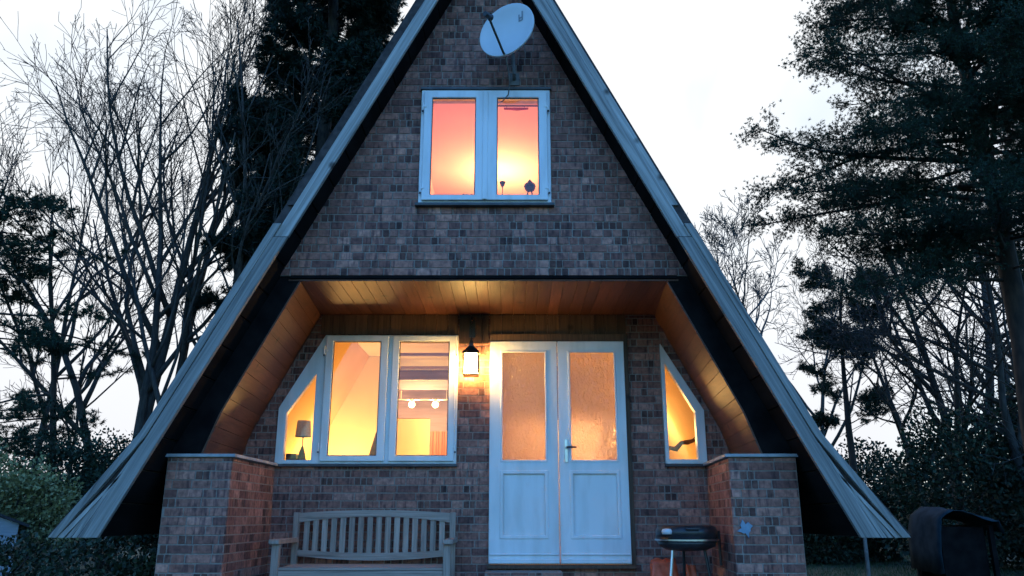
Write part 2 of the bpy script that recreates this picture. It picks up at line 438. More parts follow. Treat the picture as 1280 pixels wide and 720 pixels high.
m = MB(); m.prism(mir(1, [(2.6, -1.3), (2.6, .45), (0, 5.5)]) + mir(-1, [(2.6, .45), (2.6, -1.3)]), (), 15.0, 15.2); H(m, 'rear_gable', M['brick'])

# porch rear wall, openings, cladding
LW = [(-2.30, .515), (-.56, .515), (-.56, 1.77), (-1.885, 1.77), (-2.30, 1.05)]
RW = [(1.515, .515), (1.895, .515), (1.895, 1.015), (1.515, 1.665)]
DW = rect(-.205, 1.112, -.43, 1.70)
outer = [(AX - 2.55, -.86), (AX + 2.55, -.86), (AX + 2.50, .55), (AX + 1.74, 2.003), (AX - 1.74, 2.003), (AX - 2.50, .55)]
m = MB(); m.prism(outer, [LW, RW, DW], YR, YR + .14); rw = H(m, 'porch_wall', M['mortar'])
grow = lambda l, d: [(x + (d if x > sum(p[0] for p in l) / len(l) else -d), z + (d if z > sum(p[1] for p in l) / len(l) else -d)) for x, z in l]
m = MB(); bricks(m, [outer, grow(LW, .015), grow(RW, .015), grow(DW, .015)], -.86, 2.0, lambda u, d, z: (u, YR - d, z), seed=31, L=.2)
m.build('brickwork', M['brick'], rw, HO, .0015)
m = MB(); x = AX - 1.72
for a, b in ((AX - 1.70, -.545), (-.535, -.235), (-.225, 1.165)):
    x = a
    while x < b - .02:
        e = min(x + .118, b); zlo = 1.795 if not (-.54 < x < -.24) else 1.70
        m.box(x, e - .004, YR - .030, YR - .012, zlo, 2.0); x = e
H(m, 'lintel_cladding', M['brownwood'])
m = MB(); m.box(1.131, 1.172, YR - .045, YR - .008, -.43, 1.795); m.box(-.222, 1.131, YR - .05, YR - .008, 1.722, 1.793)
H(m, 'door_trim', M['brownwood'], .003)

# ---- windows
def bx(name, mat, parent, *a, bevel=.003):
    m = MB(); m.box(*a); return m.build(name, mat, parent, HO, bevel)
def sash(parent, x0, x1, z0, z1, px0, px1, pz0, pz1, y):
    m = MB(); m.prism(rect(x0, x1, z0, z1), [rect(px0, px1, pz0, pz1)], y - .03, y + .03); m.build('sash', M['white'], parent, HO, .006)
    m = MB(); m.prism(rect(px0 - .0, px1 + .0, pz0 - .0, pz1 + .0), [rect(px0 + .008, px1 - .008, pz0 + .008, pz1 - .008)], y - .012, y - .004); m.build('gasket', M['lead'], parent, HO)
    bx('pane', M['glass'], parent, px0 - .01, px1 + .01, y + .004, y + .008, pz0 - .01, pz1 + .01, bevel=0)
def hinge(parent, x, z, y, s):
    m = MB(); m.tube([(x, y, z - .04), (x, y, z + .04)], .009, 8); m.box(min(x, x + s * .035), max(x, x + s * .035), y - .006, y + .004, z - .008, z + .008)
    m.build('hinge', M['white'] , parent, HO)
    m = MB(); m.tube([(x, y, z - .055), (x, y, z - .042)], .010, 8); m.build('hinge_cap', M['lead'], parent, HO)

m = MB(); m.prism(rect(-.848, .355, 2.727, 3.866), [rect(-.79, .295, 2.775, 3.81)], YF - .035, YF + .06)
w1 = m.build('window', M['white'], house, HO, .005)
sash(w1, -.818, -.249, 2.745, 3.838, -.745, -.336, 2.795, 3.773, YF - .035)
sash(w1, -.243, .325, 2.745, 3.838, -.14, .248, 2.795, 3.773, YF - .035)
bx('centre_bead', M['white'], w1, -.268, -.224, YF - .076, YF - .066, 2.75, 3.835)
for z in (2.86, 3.68): hinge(w1, -.83, z, YF - .066, 1); hinge(w1, .337, z, YF - .066, -1)
bx('sill', M['lead'], w1, -.875, .382, YF - .06, YF + .05, 2.697, 2.724)
bx('head_strip', M['lead'], w1, -.86, .367, YF - .05, YF + .05, 3.87, 3.895)  # dark strip along the gap over the frame

LF = [(-2.318, .502), (-.545, .502), (-.545, 1.785), (-1.897, 1.785), (-2.318, 1.045)]
m = MB(); m.prism(LF, [[(-1.965, .54), (-1.965, 1.39), (-2.238, .99), (-2.238, .54)], rect(-1.85, -1.27, .55, 1.745), rect(-1.185, -.59, .55, 1.745)], YR - .035, YR + .05)
w2 = m.build('window', M['white'], house, HO, .005)
m = MB(); m.prism([(-1.97, .55), (-1.97, 1.375), (-2.23, .985), (-2.23, .55)], (), YR, YR + .004); m.build('pane', M['glass'], w2, HO)
sash(w2, -1.878, -1.248, .525, 1.77, -1.805, -1.325, .577, 1.716, YR - .035)
sash(w2, -1.208, -.567, .525, 1.77, -1.137, -.633, .577, 1.716, YR - .035)
for z in (.66, 1.62): hinge(w2, -1.892, z, YR - .066, 1); hinge(w2, -.556, z, YR - .066, -1)
bx('sill', M['lead'], w2, -2.33, -.535, YR - .06, YR + .03, .475, .499)
RF = [(1.503, .502), (1.907, .502), (1.907, 1.022), (1.503, 1.70)]
m = MB(); m.prism(RF, [[(1.538, .545), (1.818, .545), (1.818, 1.005), (1.538, 1.50)]], YR - .035, YR + .05)
w3 = m.build('window', M['white'], house, HO, .005)
m = MB(); m.prism([(1.53, .54), (1.825, .54), (1.825, 1.01), (1.53, 1.515)], (), YR, YR + .004); m.build('pane', M['glass'], w3, HO)
bx('sill', M['lead'], w3, 1.495, 1.92, YR - .06, YR + .03, .475, .499)

# ---- double door
def leaf(x0, x1, px0, px1, handle):
    y = YR - .03
    m = MB(); m.prism(rect(x0, x1, -.424, 1.716), [rect(px0, px1, .525, 1.609), rect(px0, px1, -.185, .426)], y - .03, y + .03)
    d = m.build('door_leaf', M['doorwhite'], house, HO, .005)
    m = MB()
    for zz in ((-.185, .426),):
        m.prism(rect(px0 - .012, px1 + .012, zz[0] - .012, zz[1] + .012), [rect(px0 + .022, px1 - .022, zz[0] + .022, zz[1] - .022)], y - .04, y - .02)
    m.prism(rect(px0 - .010, px1 + .010, .515, 1.619), [rect(px0 + .012, px1 - .012, .537, 1.597)], y - .037, y - .02)
    m.box(x0 + .012, x1 - .012, y - .046, y - .03, -.345, -.325); m.box(x0 + .006, x1 - .006, y - .052, y - .03, -.418, -.375)
    m.build('moulding', M['doorwhite'], d, HO, .007)
    m = MB(); m.box(px0 - .01, px1 + .01, y - .012, y + .01, -.195, .436); m.build('panel', M['doorwhite'], d, HO)
    bx('pane', M['obscure'], d, px0 - .005, px1 + .005, y - .004, y + .002, .52, 1.614, bevel=0)
    if handle:
        m = MB(); m.box(.512, .545, y - .046, y - .03, .51, .735); m.tube([(.528, y - .04, .655), (.528, y - .085, .655)], .010, 10)
        m.build('handle_plate', M['metal'], d, HO, .004)
        m = MB(); m.tube([(.528, y - .085, .655), (.56, y - .088, .657), (.625, y - .085, .655)], .010, 10); m.build('handle_lever', M['dark'], d, HO)
    return d
leaf(-.222, .4515, -.105, .338, False); leaf(.4585, 1.128, .57, 1.033, True)
bx('threshold', M['brownwood'], house, -.235, 1.165, YR - .10, YR - .004, -.462, -.43)
m = MB(); m.box(-.245, .455, 7.62, YR - .012, PATIO - .3, -.475); st = m.build('doorstep', M['mortar'], house, HO)
m = MB(); bricks(m, [rect(-.245, .455, PATIO - .3, -.475)], PATIO - .3, -.475, lambda u, d, z: (u, 7.62 - d, z), seed=5); m.build('brickwork', M['brick'], st, HO)
m = MB(); m.box(.46, 1.15, 7.66, YR - .012, PATIO - .3, -.66); m.build('doorstep', M['brick'], house, HO)

# ---- rooms behind the windows
m = MB(); m.box(AX - 2.42, AX + 2.42, YR + .145, 14.9, -.52, -.42); H(m, 'room_floor', M['floor'])
for s in (-1, 1):
    m = MB(); pts = [(2.42, -.42), (2.42, .4), (2.66 - SLOPE * .55, .55), (2.66 - SLOPE * 2.0, 2.03), (2.69 - SLOPE * 2.0, 2.03), (2.69 - SLOPE * .55, .55), (2.45, .4), (2.45, -.42)]
    m.prism(mir(s, pts), (), YR + .145, 14.9); H(m, 'room_slope', M['creamslope'])
m = MB(); m.box(AX - 1.66, AX + 1.66, YR + .142, 14.9, 2.035, 2.06); H(m, 'room_ceiling', M['cream'])
m = MB(); m.prism(outer, [grow(LW, .01), grow(RW, .01), grow(DW, .01)], YR + .1405, YR + .15); H(m, 'inner_wall_lining', M['cream'])
for y in (8.6, 11.4, 12.3):
    bx('ceiling_joist', M['mauve'], house, -1.42 if y < 10 else AX - 1.6, AX + 1.6, y, y + .08, 1.90, 2.033, bevel=.004)
for y, z in ((9.5, 1.875), (10.45, 1.885)):
    bx('tie_bar', M['mauve'], house, -1.47, AX + 1.72, y, y + .05, z, z + .036, bevel=.004)
room = mir(1, [(2.42, -.42), (2.42, .4), (1.65, 2.03)]) + mir(-1, [(1.65, 2.03), (2.42, .4), (2.42, -.42)])
m = MB(); m.prism(room, [rect(-1.83, -1.30, -.415, 1.52), rect(.0, 1.42, -.415, 1.50)], 12.8, 12.9); H(m, 'room_back_wall', M['mauve'])
m = MB(); m.prism(room, (), 14.6, 14.7); H(m, 'kitchen_wall', M['cream'])
m = MB(); m.prism(mir(-1, [(2.44, -.42), (2.44, .4), (1.67, 2.03), (1.30, 2.03), (1.30, -.42)]), (), 10.35, 10.43); H(m, 'partition', M['cream'])
# upper room
up = lambda z: 2.74 - SLOPE * z
for s in (-1, 1):
    m = MB(); m.prism(mir(s, [(up(2.1), 2.1), (up(3.90), 3.90), (up(3.90) + .03, 3.90), (up(2.1) + .03, 2.1)]), (), YF + .205, 11.0); H(m, 'attic_slope', M['pink'])
m = MB(); m.box(AX - up(3.90), AX + up(3.90), YF + .205, 11.0, 3.90, 3.94); H(m, 'attic_ceiling', M['pink'])
m = MB(); m.box(AX - up(2.1), AX + up(2.1), YF + .205, 11.0, 2.08, 2.1); H(m, 'attic_floor', M['floor'])
m = MB(); m.prism(mir(1, [(up(2.1), 2.1), (up(3.90), 3.90)]) + mir(-1, [(up(3.90), 3.90), (up(2.1), 2.1)]), (), 10.9, 10.95); H(m, 'attic_back_wall', M['pink'])
bx('window_board', M['white'], w1, -.83, .34, YF + .062, YF + .26, 2.755, 2.782)
bx('window_board', M['white'], w2, -2.28, -.58, YR + .055, YR + .28, .50, .528)
bx('window_board', M['white'], w3, 1.52, 1.89, YR + .055, YR + .28, .50, .528)

# ------------------------------------------------------------------ lamps that are lit
def point(name, loc, power, col, rad, parent=None, org=None):
    d = bpy.data.lights.new(name, 'POINT'); d.energy = power; d.color = col; d.shadow_soft_size = rad
    o = bpy.data.objects.new(name, d); COL.objects.link(o)
    if parent is not None: o.parent = parent; o.location = Vector(loc) - Vector(org)
    else: o.location = loc
    return o
PW = 1.0
def lamp_bulb(parent, org, c, r, name='bulb'):
    m = MB(); m.lathe([(r * math.sin(a) + .0005, -r * math.cos(a)) for a in [math.pi * i / 8 for i in range(9)]], c, 12)
    return m.build(name, M['bulb'], parent, org, smooth=True)
M['bulb'] = m_emit('lit_bulb', (1, .72, .35), 1.2)
M['flame'] = m_emit('lit_frosted_lantern_glass', (1, .60, .17), 14.0)
WARM = (1, .55, .17)

# hanging lantern
lo = (-.405, 7.83, 1.34)
lan = thing('lantern', 'lit black hanging lantern on the brick strip between window and white door', 'lantern', lo)
cx, cy = lo[0], lo[1]
m = MB(); m.lathe([(.05, 0), (.110, 0), (.110, .010), (.104, .016)], (cx, cy, 1.34), 4, True); m.build('base', M['black'], lan, lo, .003)
for sx in (-1, 1):
    for sy in (-1, 1):
        m = MB(); m.tube([(cx + sx * .074, cy + sy * .074, 1.36), (cx + sx * .068, cy + sy * .068, 1.565)], .009, 6); m.build('post', M['black'], lan, lo)
m = MB(); m.lathe([(.124, .216), (.128, .224), (.065, .275), (.032, .30), (.028, .335), (.012, .365), (.004, .40)], (cx, cy, 1.34), 4, True); m.build('cap', M['black'], lan, lo)
m = MB()
for k in range(9):
    zc = 1.745 + k * .017; a = (k % 2) * math.pi / 2
    ring = [(cx + .008 * math.cos(t) * math.cos(a), cy + .008 * math.cos(t) * math.sin(a), zc + .0115 * math.sin(t)) for t in [2 * math.pi * i / 10 for i in range(11)]]
    m.tube(ring, .0022, 5, cap=False)
m.build('chain', M['black'], lan, lo)
m = MB(); m.tube([(cx, YR - .03, 1.80), (cx, YR - .035, 1.91), (cx, 7.90, 1.945), (cx, cy, 1.93), (cx, cy - .012, 1.905), (cx, cy, 1.893)], .008, 8); m.box(cx - .03, cx + .03, YR - .042, YR - .031, 1.76, 1.95)
m.build('bracket', M['black'], lan, lo)
for a in range(4):
    sx, sy = ((0, -1), (0, 1), (-1, 0), (1, 0))[a]
    m = MB()
    if sx == 0: m.box(cx - .064, cx + .064, cy + sy * .067 - .001, cy + sy * .067 + .001, 1.373, 1.56)
    else: m.box(cx + sx * .067 - .001, cx + sx * .067 + .001, cy - .064, cy + .064, 1.373, 1.56)
    m.build('glass_pane', M['flame'], lan, lo)

# lamps of the rooms, with one unseen added lamp and an added fill light
def floor_lamp(label, x, y, zf, zb, power, col=WARM, cat='floor lamp', rad=.06):
    o = (x, y, zf); t = thing('floor_lamp', label, cat, o)
    m = MB(); m.lathe([(.13, 0), (.13, .015), (.02, .03)], o, 20); m.build('base', M['dark'], t, o)
    m = MB(); m.tube([(x, y, zf + .02), (x, y, zb - .05)], .011, 8); m.build('stem', M['dark'], t, o)
    lamp_bulb(t, o, (x, y, zb), .05)
    point('room_light', (x, y, zb), power, col, rad, t, o)
    return t
floor_lamp('short lit floor lamp behind the left window post below the sloping wall', -2.02, 9.75, -.42, .42, 11.0, rad=.2)
floor_lamp('unseen floor lamp added to light the room between the double door and the small right window', 1.5, 9.6, -.42, .95, 4.5, rad=.18)  # unseen lamp added to brighten the right side and near ceiling
floor_lamp('lit lamp standing in the kitchen beyond the narrow opening', -1.15, 13.9, -.42, 1.45, 24)
floor_lamp('lit lamp standing in the kitchen beyond the wide opening', 1.7, 13.9, -.42, 1.45, 120, (1, .66, .36))
o = (.10, 9.2, 2.1)
t = floor_lamp('lit lamp in the pink attic room behind the upper window', -.15, 8.62, 2.1, 3.46, 13.0, (1, .62, .20), rad=.08)
point('room_light', (-.3, 7.6, 2.35), 4.0, (1, .40, .33), .1, t, (-.15, 8.62, 2.1))  # added reddish fill light without a fixture, warms the attic slopes
# ceiling spotlights on a rail
so = (-1.42, 12.25, 1.72)
sp = thing('spotlight_rail', 'ceiling rail with two lit spotlights seen through the right window sash', 'spotlights', so)
m = MB(); m.tube([(-1.75, 12.25, 1.73), (-.95, 12.25, 1.73)], .014, 8)
for x in (-1.7, -1.0): m.tube([(x, 12.25, 1.735), (x, 12.25, 1.869), (x, 12.29, 1.869)], .008, 6)
m.build('rail', M['metal'], sp, so)
for x in (-1.53, -1.17):
    m = MB(); m.lathe([(.03, .05), (.055, -.03)], (x, 12.25, 1.69), 14); m.build('lamp_head', M['metal'], sp, so)
    lamp_bulb(sp, so, (x, 12.225, 1.655), .05)
    point('spot_light', (x, 12.1, 1.62), 4.0, (1, .62, .25), .06, sp, so)

# ------------------------------------------------------------------ things in the rooms
o = (-2.115, 8.2, .529)
t = thing('table_lamp', 'unlit table lamp with grey shade on the sill of the triangular pane', 'table lamp', o)
m = MB(); m.lathe([(.042, 0), (.046, .02), (.030, .10), (.010, .16)], o, 16); m.build('base', M['dark'], t, o, smooth=True)
m = MB(); m.tube([(o[0], o[1], .68), (o[0], o[1], .80)], .006, 8); m.build('stem', M['dark'], t, o)
m = MB(); m.lathe([(.080, .255), (.066, .415), (.062, .415), (.076, .255)], o, 24); m.build('shade', M['shade'], t, o)
o = (-2.215, 8.2, .529)
m = MB(); m.box(-2.26, -2.16, 8.14, 8.24, .529, .60); m.box(-2.262, -2.158, 8.138, 8.242, .6005, .612); b = m.build('trinket_box', M['dark'], None, (0, 0, 0), .004); tag(b, 'small dark box on the sill beside the grey shaded lamp', 'box')
m = MB()
for i, x in enumerate(np.arange(-1.26, -.92, .03)):
    m.tube([(x, 12.72 + .02 * math.sin(i * 2.1), -.40), (x, 12.72 + .025 * math.sin(i * 2.1), 1.30)], .022, 6)
b = m.build('curtain', M['terracotta'], smooth=True); tag(b, 'terracotta curtain beside the bright kitchen opening', 'curtain')
m = MB()
for i, x in enumerate(np.arange(-1.92, -1.835, .03)):
    m.tube([(x, 12.72, -.40), (x, 12.72, 1.30)], .02, 6)
b = m.build('curtain', M['mauve'], smooth=True); tag(b, 'narrow dark curtain on the far side of the kitchen opening', 'curtain')
o = (-1.66, 9.45, -.42)
t = thing('high_backed_chair', 'dark brown high backed chair seen low in the middle pane before the cream partition', 'chair', o)
m = MB(); m.box(-1.86, -1.46, 9.15, 9.6, -.02, .06); m.build('seat', M['drift'], t, o, .02)
m = MB(); m.hexa([(-1.86, 9.55, .05), (-1.46, 9.55, .05), (-1.46, 9.62, .98), (-1.62, 9.62, .98)], [(-1.86, 9.62, .05), (-1.46, 9.62, .05), (-1.46, 9.69, .98), (-1.62, 9.69, .98)]); m.build('backrest', M['drift'], t, o, .015)
for x in (-1.86, -1.50):
    for y in (9.16, 9.56):
        m = MB(); m.box(x, x + .04, y, y + .04, -.42, -.02); m.build('leg', M['dark'], t, o)
# driftwood on the slope behind the right window
m = MB(); pts = [(1.66, 8.62, .66), (1.72, 8.62, .64), (1.78, 8.62, .69), (1.83, 8.62, .67), (1.88, 8.62, .74), (1.95, 8.62, .78), (2.0, 8.62, .76)]
pts = [(1.60 + i * .062, 8.55 + .01 * math.sin(i * 3), .66 + .026 * i + .022 * math.sin(i * 2.4)) for i in range(7)]
m.tube(pts, [.010, .022, .03, .022, .026, .02, .012], 8); b = m.build('driftwood_ornament', M['drift'], smooth=True); tag(b, 'gnarled brown driftwood behind the small right window', 'ornament')
# attic sill trinkets
yt = YF + .085
o = (.165, yt, 2.783)
t = thing('figurine', 'dark figurine with pointed hat and thin legs on the upper window sill', 'figurine', o)
x, y, z = o
m = MB(); m.lathe([(.018, .105), (.040, .115), (.050, .138), (.040, .162), (.018, .175)], o, 14); m.build('body', M['dark'], t, o, smooth=True)
m = MB(); m.lathe([(.056, .155), (.048, .175), (.024, .195), (.005, .225)], o, 14); m.build('hat', M['dark'], t, o)
for s in (-1, 1):
    m = MB(); m.tube([(x + s * .016, y, z + .11), (x + s * .024, y, z + .05), (x + s * .034, y - .008, z)], .006, 6); m.build('leg', M['dark'], t, o)
m = MB(); m.lathe([(.004, .145), (.024, .18), (.028, .20), (.004, .205)], (-.088, yt, 2.783), 12); m.tube([(-.088, yt, 2.784), (-.088, yt, 2.93)], .0035, 5); m.lathe([(.034, 0), (.034, .02), (.02, .05), (.004, .06)], (-.088, yt, 2.783), 12)
b = m.build('candle_holder', M['dark']); tag(b, 'slim dark stand with cup shaped top beside the centre post of upper window', 'candle holder')
m = MB(); m.lathe([(.032, 0), (.036, .035), (.032, .065), (.014, .07)], (-.415, yt, 2.783), 12); m.tube([(-.45, yt, 2.82), (-.46, yt, 2.85), (-.44, yt, 2.865)], .006, 5); m.tube([(-.38, yt, 2.82), (-.37, yt, 2.86)], .006, 5)
b = m.build('small_pot', M['dark']); tag(b, 'squat dark pot on sill of left upper pane', 'pot')
m = MB()
m.tube([(-.08, YF + .30, 3.855), (.05, YF + .30, 3.85), (.16, YF + .30, 3.855)], [.010, .016, .010], 8)
b = m.build('rolled_blind', M['red'], smooth=True); tag(b, 'rolled dark red blind at the top of the right upper pane', 'blind')
m = MB(); m.tube([(-.2, YF + .30, 3.885), (.3, YF + .30, 3.885)], .008, 6); m.tube([(-.05, YF + .30, 3.885), (-.05, YF + .30, 3.86)], .003, 5); m.tube([(.12, YF + .30, 3.885), (.12, YF + .30, 3.86)], .003, 5)
m.build('rod', M['dark'], b)

# ------------------------------------------------------------------ satellite dish
dc = Vector((-.052, 6.34, 4.262)); n = Vector((-.40, -.80, .12)).normalized()
upv = Vector((0, 0, 1)); dv = (-upv + n * upv.dot(n)).normalized(); dv = (dv + .0 * n).normalized(); rv = n.cross(dv).normalized()
do = (-.05, YF, 4.05)
dish = thing('satellite_dish', 'pale grey satellite dish fixed to the brick gable above the upper window', 'satellite dish', do)
m = MB(); seg, rings = 40, 7; RD = .268
def dp(r, a, off=0.0):
    q = dc + rv * (r * RD * math.cos(a)) + dv * (r * RD * 1.06 * math.sin(a)) + n * (.055 * (r * r - 1) + off); return (q.x, q.y, q.z)
rows = [[dp(max(.01, i / rings), 2 * math.pi * k / seg) for k in range(seg)] for i in range(rings + 1)]
rows += [[dp(1.025, 2 * math.pi * k / seg, -.003) for k in range(seg)], [dp(1.02, 2 * math.pi * k / seg, -.022) for k in range(seg)]]
rows += [[dp(max(.01, i / rings), 2 * math.pi * k / seg, -.016) for k in range(seg)] for i in range(rings, -1, -1)]
vv = [p for r_ in rows for p in r_]; ff = []
for i in range(len(rows) - 1):
    for k in range(seg): ff.append((i * seg + k, i * seg + (k + 1) % seg, (i + 1) * seg + (k + 1) % seg, (i + 1) * seg + k))
m.add(vv, ff); rfl = m.build('reflector', M['dish'], dish, do, smooth=True)
m = MB()
def dpl(u, v, off=.004):
    q = dc + rv * u + dv * v + n * (.055 * ((u * u + v * v) / RD ** 2 - 1) + off); return (q.x, q.y, q.z)
SG = 1 if rv.x > 0 else -1
def mark(u0, u1, v0, v1):
    m.add([dpl(SG * u0, v0), dpl(SG * u1, v0), dpl(SG * u1, v1), dpl(SG * u0, v1), dpl(SG * u0, v0, .002), dpl(SG * u1, v0, .002), dpl(SG * u1, v1, .002), dpl(SG * u0, v1, .002)], [(0, 1, 2, 3), (4, 5, 6, 7), (0, 1, 5, 4), (1, 2, 6, 5), (2, 3, 7, 6), (3, 0, 4, 7)])
mark(.10, .112, -.155, -.085); mark(.136, .148, -.175, -.085); mark(.112, .136, -.125, -.113); mark(.112, .136, -.097, -.085)
m.build('logo', M['dishmark'], rfl, do)
lnb = dc + n * .30 + dv * .085 + rv * (SG * -.02)
foot = dc + dv * (RD * 1.03)
m = MB(); m.tube([tuple(foot - n * .03), tuple(foot + n * .02), tuple(lnb)], .011, 8); m.build('arm', M['black'], dish, do)
m = MB(); ax_ = (dc - lnb).normalized(); m.tube([tuple(lnb - ax_ * .055), tuple(lnb - ax_ * .02), tuple(lnb + ax_ * .02), tuple(lnb + ax_ * .04)], [.022, .026, .026, .032], 12); m.build('receiver', M['black'], dish, do)
m = MB(); c0 = dc - n * .075
m.tube([tuple(c0), tuple(c0 - n * .06), (c0.x - n.x * .06, YF - .12, c0.z - .05), (.02, YF - .12, 3.98)], .018, 10); m.tube([(.02, YF - .12, 3.99), (.02, YF - .004, 3.99)], .016, 8); m.box(-.03, .07, YF - .016, YF - .004, 3.93, 4.06)
m.build('mount', M['cable'], dish, do)
m = MB(); m.tube([tuple(foot - n * .02), (-.035, YF - .30, 3.92), (-.02, YF - .2, 3.84), (-.035, YF - .1, 3.78), (-.09, YF - .03, 3.75), (-.13, YF + .0, 3.755)], .006, 6); m.build('cable', M['cable'], dish, do, smooth=True)

# ------------------------------------------------------------------ garden bench
bo = (-1.29, 7.55, PATIO)
bench = thing('garden_bench', 'weathered grey slatted wooden bench against the porch wall under the window', 'bench', bo)
xl, xr = -2.055, -.53
def arc(x, e, c):
    t = (x - (xl + xr) / 2) / ((xr - xl) / 2); return c + (e - c) * t * t
ys = 7.85
def rail(ztop, zbot, y0, y1, n=20):
    m = MB()
    xs = [xl + .045 + (xr - xl - .09) * i / n for i in range(n + 1)]
    m.prism([(x, ztop(x)) for x in xs] + [(x, zbot(x)) for x in reversed(xs)], (), y0, y1); return m
back = rail(lambda x: arc(x, .035, .066), lambda x: arc(x, -.055, .008), ys - .02, ys + .02).build('backrest', M['teak'], bench, bo, .004)
rail(lambda x: arc(x, -.285, -.318), lambda x: arc(x, -.335, -.385), ys - .02, ys + .02).build('bottom_rail', M['teak'], back, bo, .004)
m = MB()
for i in range(16):
    x = xl + .085 + (xr - xl - .17) * (i + .5) / 16
    m.box(x - .026, x + .026, ys - .008, ys + .008, arc(x, -.30, -.33), arc(x, -.04, .02))
m.build('slats', M['teakv'], back, bo, .003)
for x in (xl, xr - .055):
    m = MB(); m.hexa([(x, ys - .03, PATIO), (x + .055, ys - .03, PATIO), (x + .055, ys + .03, PATIO), (x, ys + .03, PATIO)], [(x, ys - .025, .045), (x + .055, ys - .025, .045), (x + .055, ys + .025, .045), (x, ys + .025, .045)]); m.build('leg', M['teakv'], bench, bo, .004)
for x in (xl - .005, xr - .06):
    m = MB(); m.box(x, x + .065, 7.20, 7.265, PATIO, -.225); m.build('leg', M['teakv'], bench, bo, .004)
for x in (xl - .025, xr - .065):
    m = MB(); m.box(x, x + .09, 7.16, ys - .03, -.222, -.182); m.build('armrest', M['teakv'], bench, bo, .008)
m = MB()
for i in range(5):
    y = 7.215 + i * .115; m.box(xl + .06, xr - .06, y, y + .10, -.435, -.412)
m.build('seat', M['teak'], bench, bo, .004)
m = MB(); m.box(xl + .06, xr - .06, 7.215, 7.24, -.51, -.438); m.box(xl + .06, xr - .06, 7.78, 7.81, -.51, -.438); m.build('apron', M['teak'], bench, bo, .003)

# ------------------------------------------------------------------ barbecue, sacks, ornament
go = (1.49, 7.15, PATIO)
gr = thing('barbecue', 'round black charcoal barbecue on thin legs in front of right brick pillar', 'barbecue', go)
gx, gy = go[0], go[1]; zr = -.19
m = MB(); m.lathe([(.06, -.085), (.17, -.075), (.235, -.045), (.255, 0)], (gx, gy, zr), 36); bw = m.build('bowl', M['black'], gr, go, smooth=True)
m = MB(); m.lathe([(.257, 0), (.270, .002), (.270, .014), (.257, .016)], (gx, gy, zr), 40); m.build('rim', M['metal'], gr, go)
m = MB(); m.lathe([(.262, .018), (.258, .085), (.240, .118), (.20, .126), (.05, .130), (.01, .131)], (gx, gy, zr), 36); ld = m.build('lid', M['black'], gr, go, smooth=True)
m = MB(); m.tube([(gx - .05, gy - .22, zr + .09), (gx - .05, gy - .28, zr + .10), (gx + .05, gy - .28, zr + .10), (gx + .05, gy - .22, zr + .09)], .01, 8); m.build('handle', M['black'], ld, go)
m = MB(); m.lathe([(.04, 0), (.045, .025), (.035, .042), (.01, .046)], (gx - .20, gy - .185, zr + .055), 16); m.build('vent_cap', M['dish'], ld, go, smooth=True)
for i, a in enumerate((205, 330, 90)):
    ca, sa = math.cos(R(a)), math.sin(R(a))
    m = MB(); m.tube([(gx + .15 * ca, gy + .15 * sa, zr - .065), (gx + .24 * ca, gy + .24 * sa, PATIO)], .013, 8); m.build('leg', M['metal'] if i == 0 else M['black'], gr, go)
m = MB(); m.tube([(gx + .275, gy, zr + .08), (gx + .28, gy, zr - .2)], .012, 8); m.tube([(gx + .26, gy, zr + .0), (gx + .282, gy, zr + .0)], .01, 6); m.build('tool_hook', M['black'], gr, go)

def sack(name, label, x0, x1, y0, y1, z0, z1, seed, mat):
    m = MB(); nx, ny, nz = 12, 8, 14; rr = random.Random(seed); V = {}
    bm = bmesh.new(); bmesh.ops.create_cube(bm, size=1); bmesh.ops.subdivide_edges(bm, edges=bm.edges[:], cuts=9, use_grid_fill=True)
    from mathutils import noise
    for v in bm.verts:
        x, y, z = v.co
        top = max(0, z); k = 1 - .35 * top * 2 * (abs(y) * 2)
        y *= k * (1 - .55 * max(0, z - .1) * 1.6); x *= 1 + .08 * math.cos(z * 5)
        q = noise.noise_vector(Vector((x * 5 + seed, y * 5, z * 5))) * .07
        v.co = ((x0 + x1) / 2 + (x + q.x) * (x1 - x0), (y0 + y1) / 2 + (y + q.y) * (y1 - y0), max(z0, (z0 + z1) / 2 + (z + q.z) * (z1 - z0)))
    me = bpy.data.meshes.new(name); bm.to_mesh(me); bm.free()
    o = link_mesh(name, me, mat, None, smooth=True); return o
b = sack('charcoal_sack', '', 1.27, 1.50, 7.62, 7.80, PATIO, -.375, 3, M['orange']); tag(b, 'crumpled orange plastic sack on the floor left of the barbecue legs', 'sack')
b = sack('charcoal_sack', '', 1.57, 1.66, 7.60, 7.72, PATIO, -.42, 9, M['orange']); tag(b, 'small orange packet standing between the barbecue legs', 'sack')
m = MB()
pts = []
for k in range(16):
    a = 2 * math.pi * k / 16 + .3; r = (.062, .042, .056, .036)[k % 4] * (1 + .22 * math.sin(k * 1.7))
    pts.append((1.885 + r * math.cos(a), -.085 + r * 1.05 * math.sin(a)))
m.prism(pts, (), YF - .022, YF - .007); b = m.build('wall_ornament', M['blue']); tag(b, 'pale blue leaf shaped splash ornament on the right brick pillar', 'ornament')

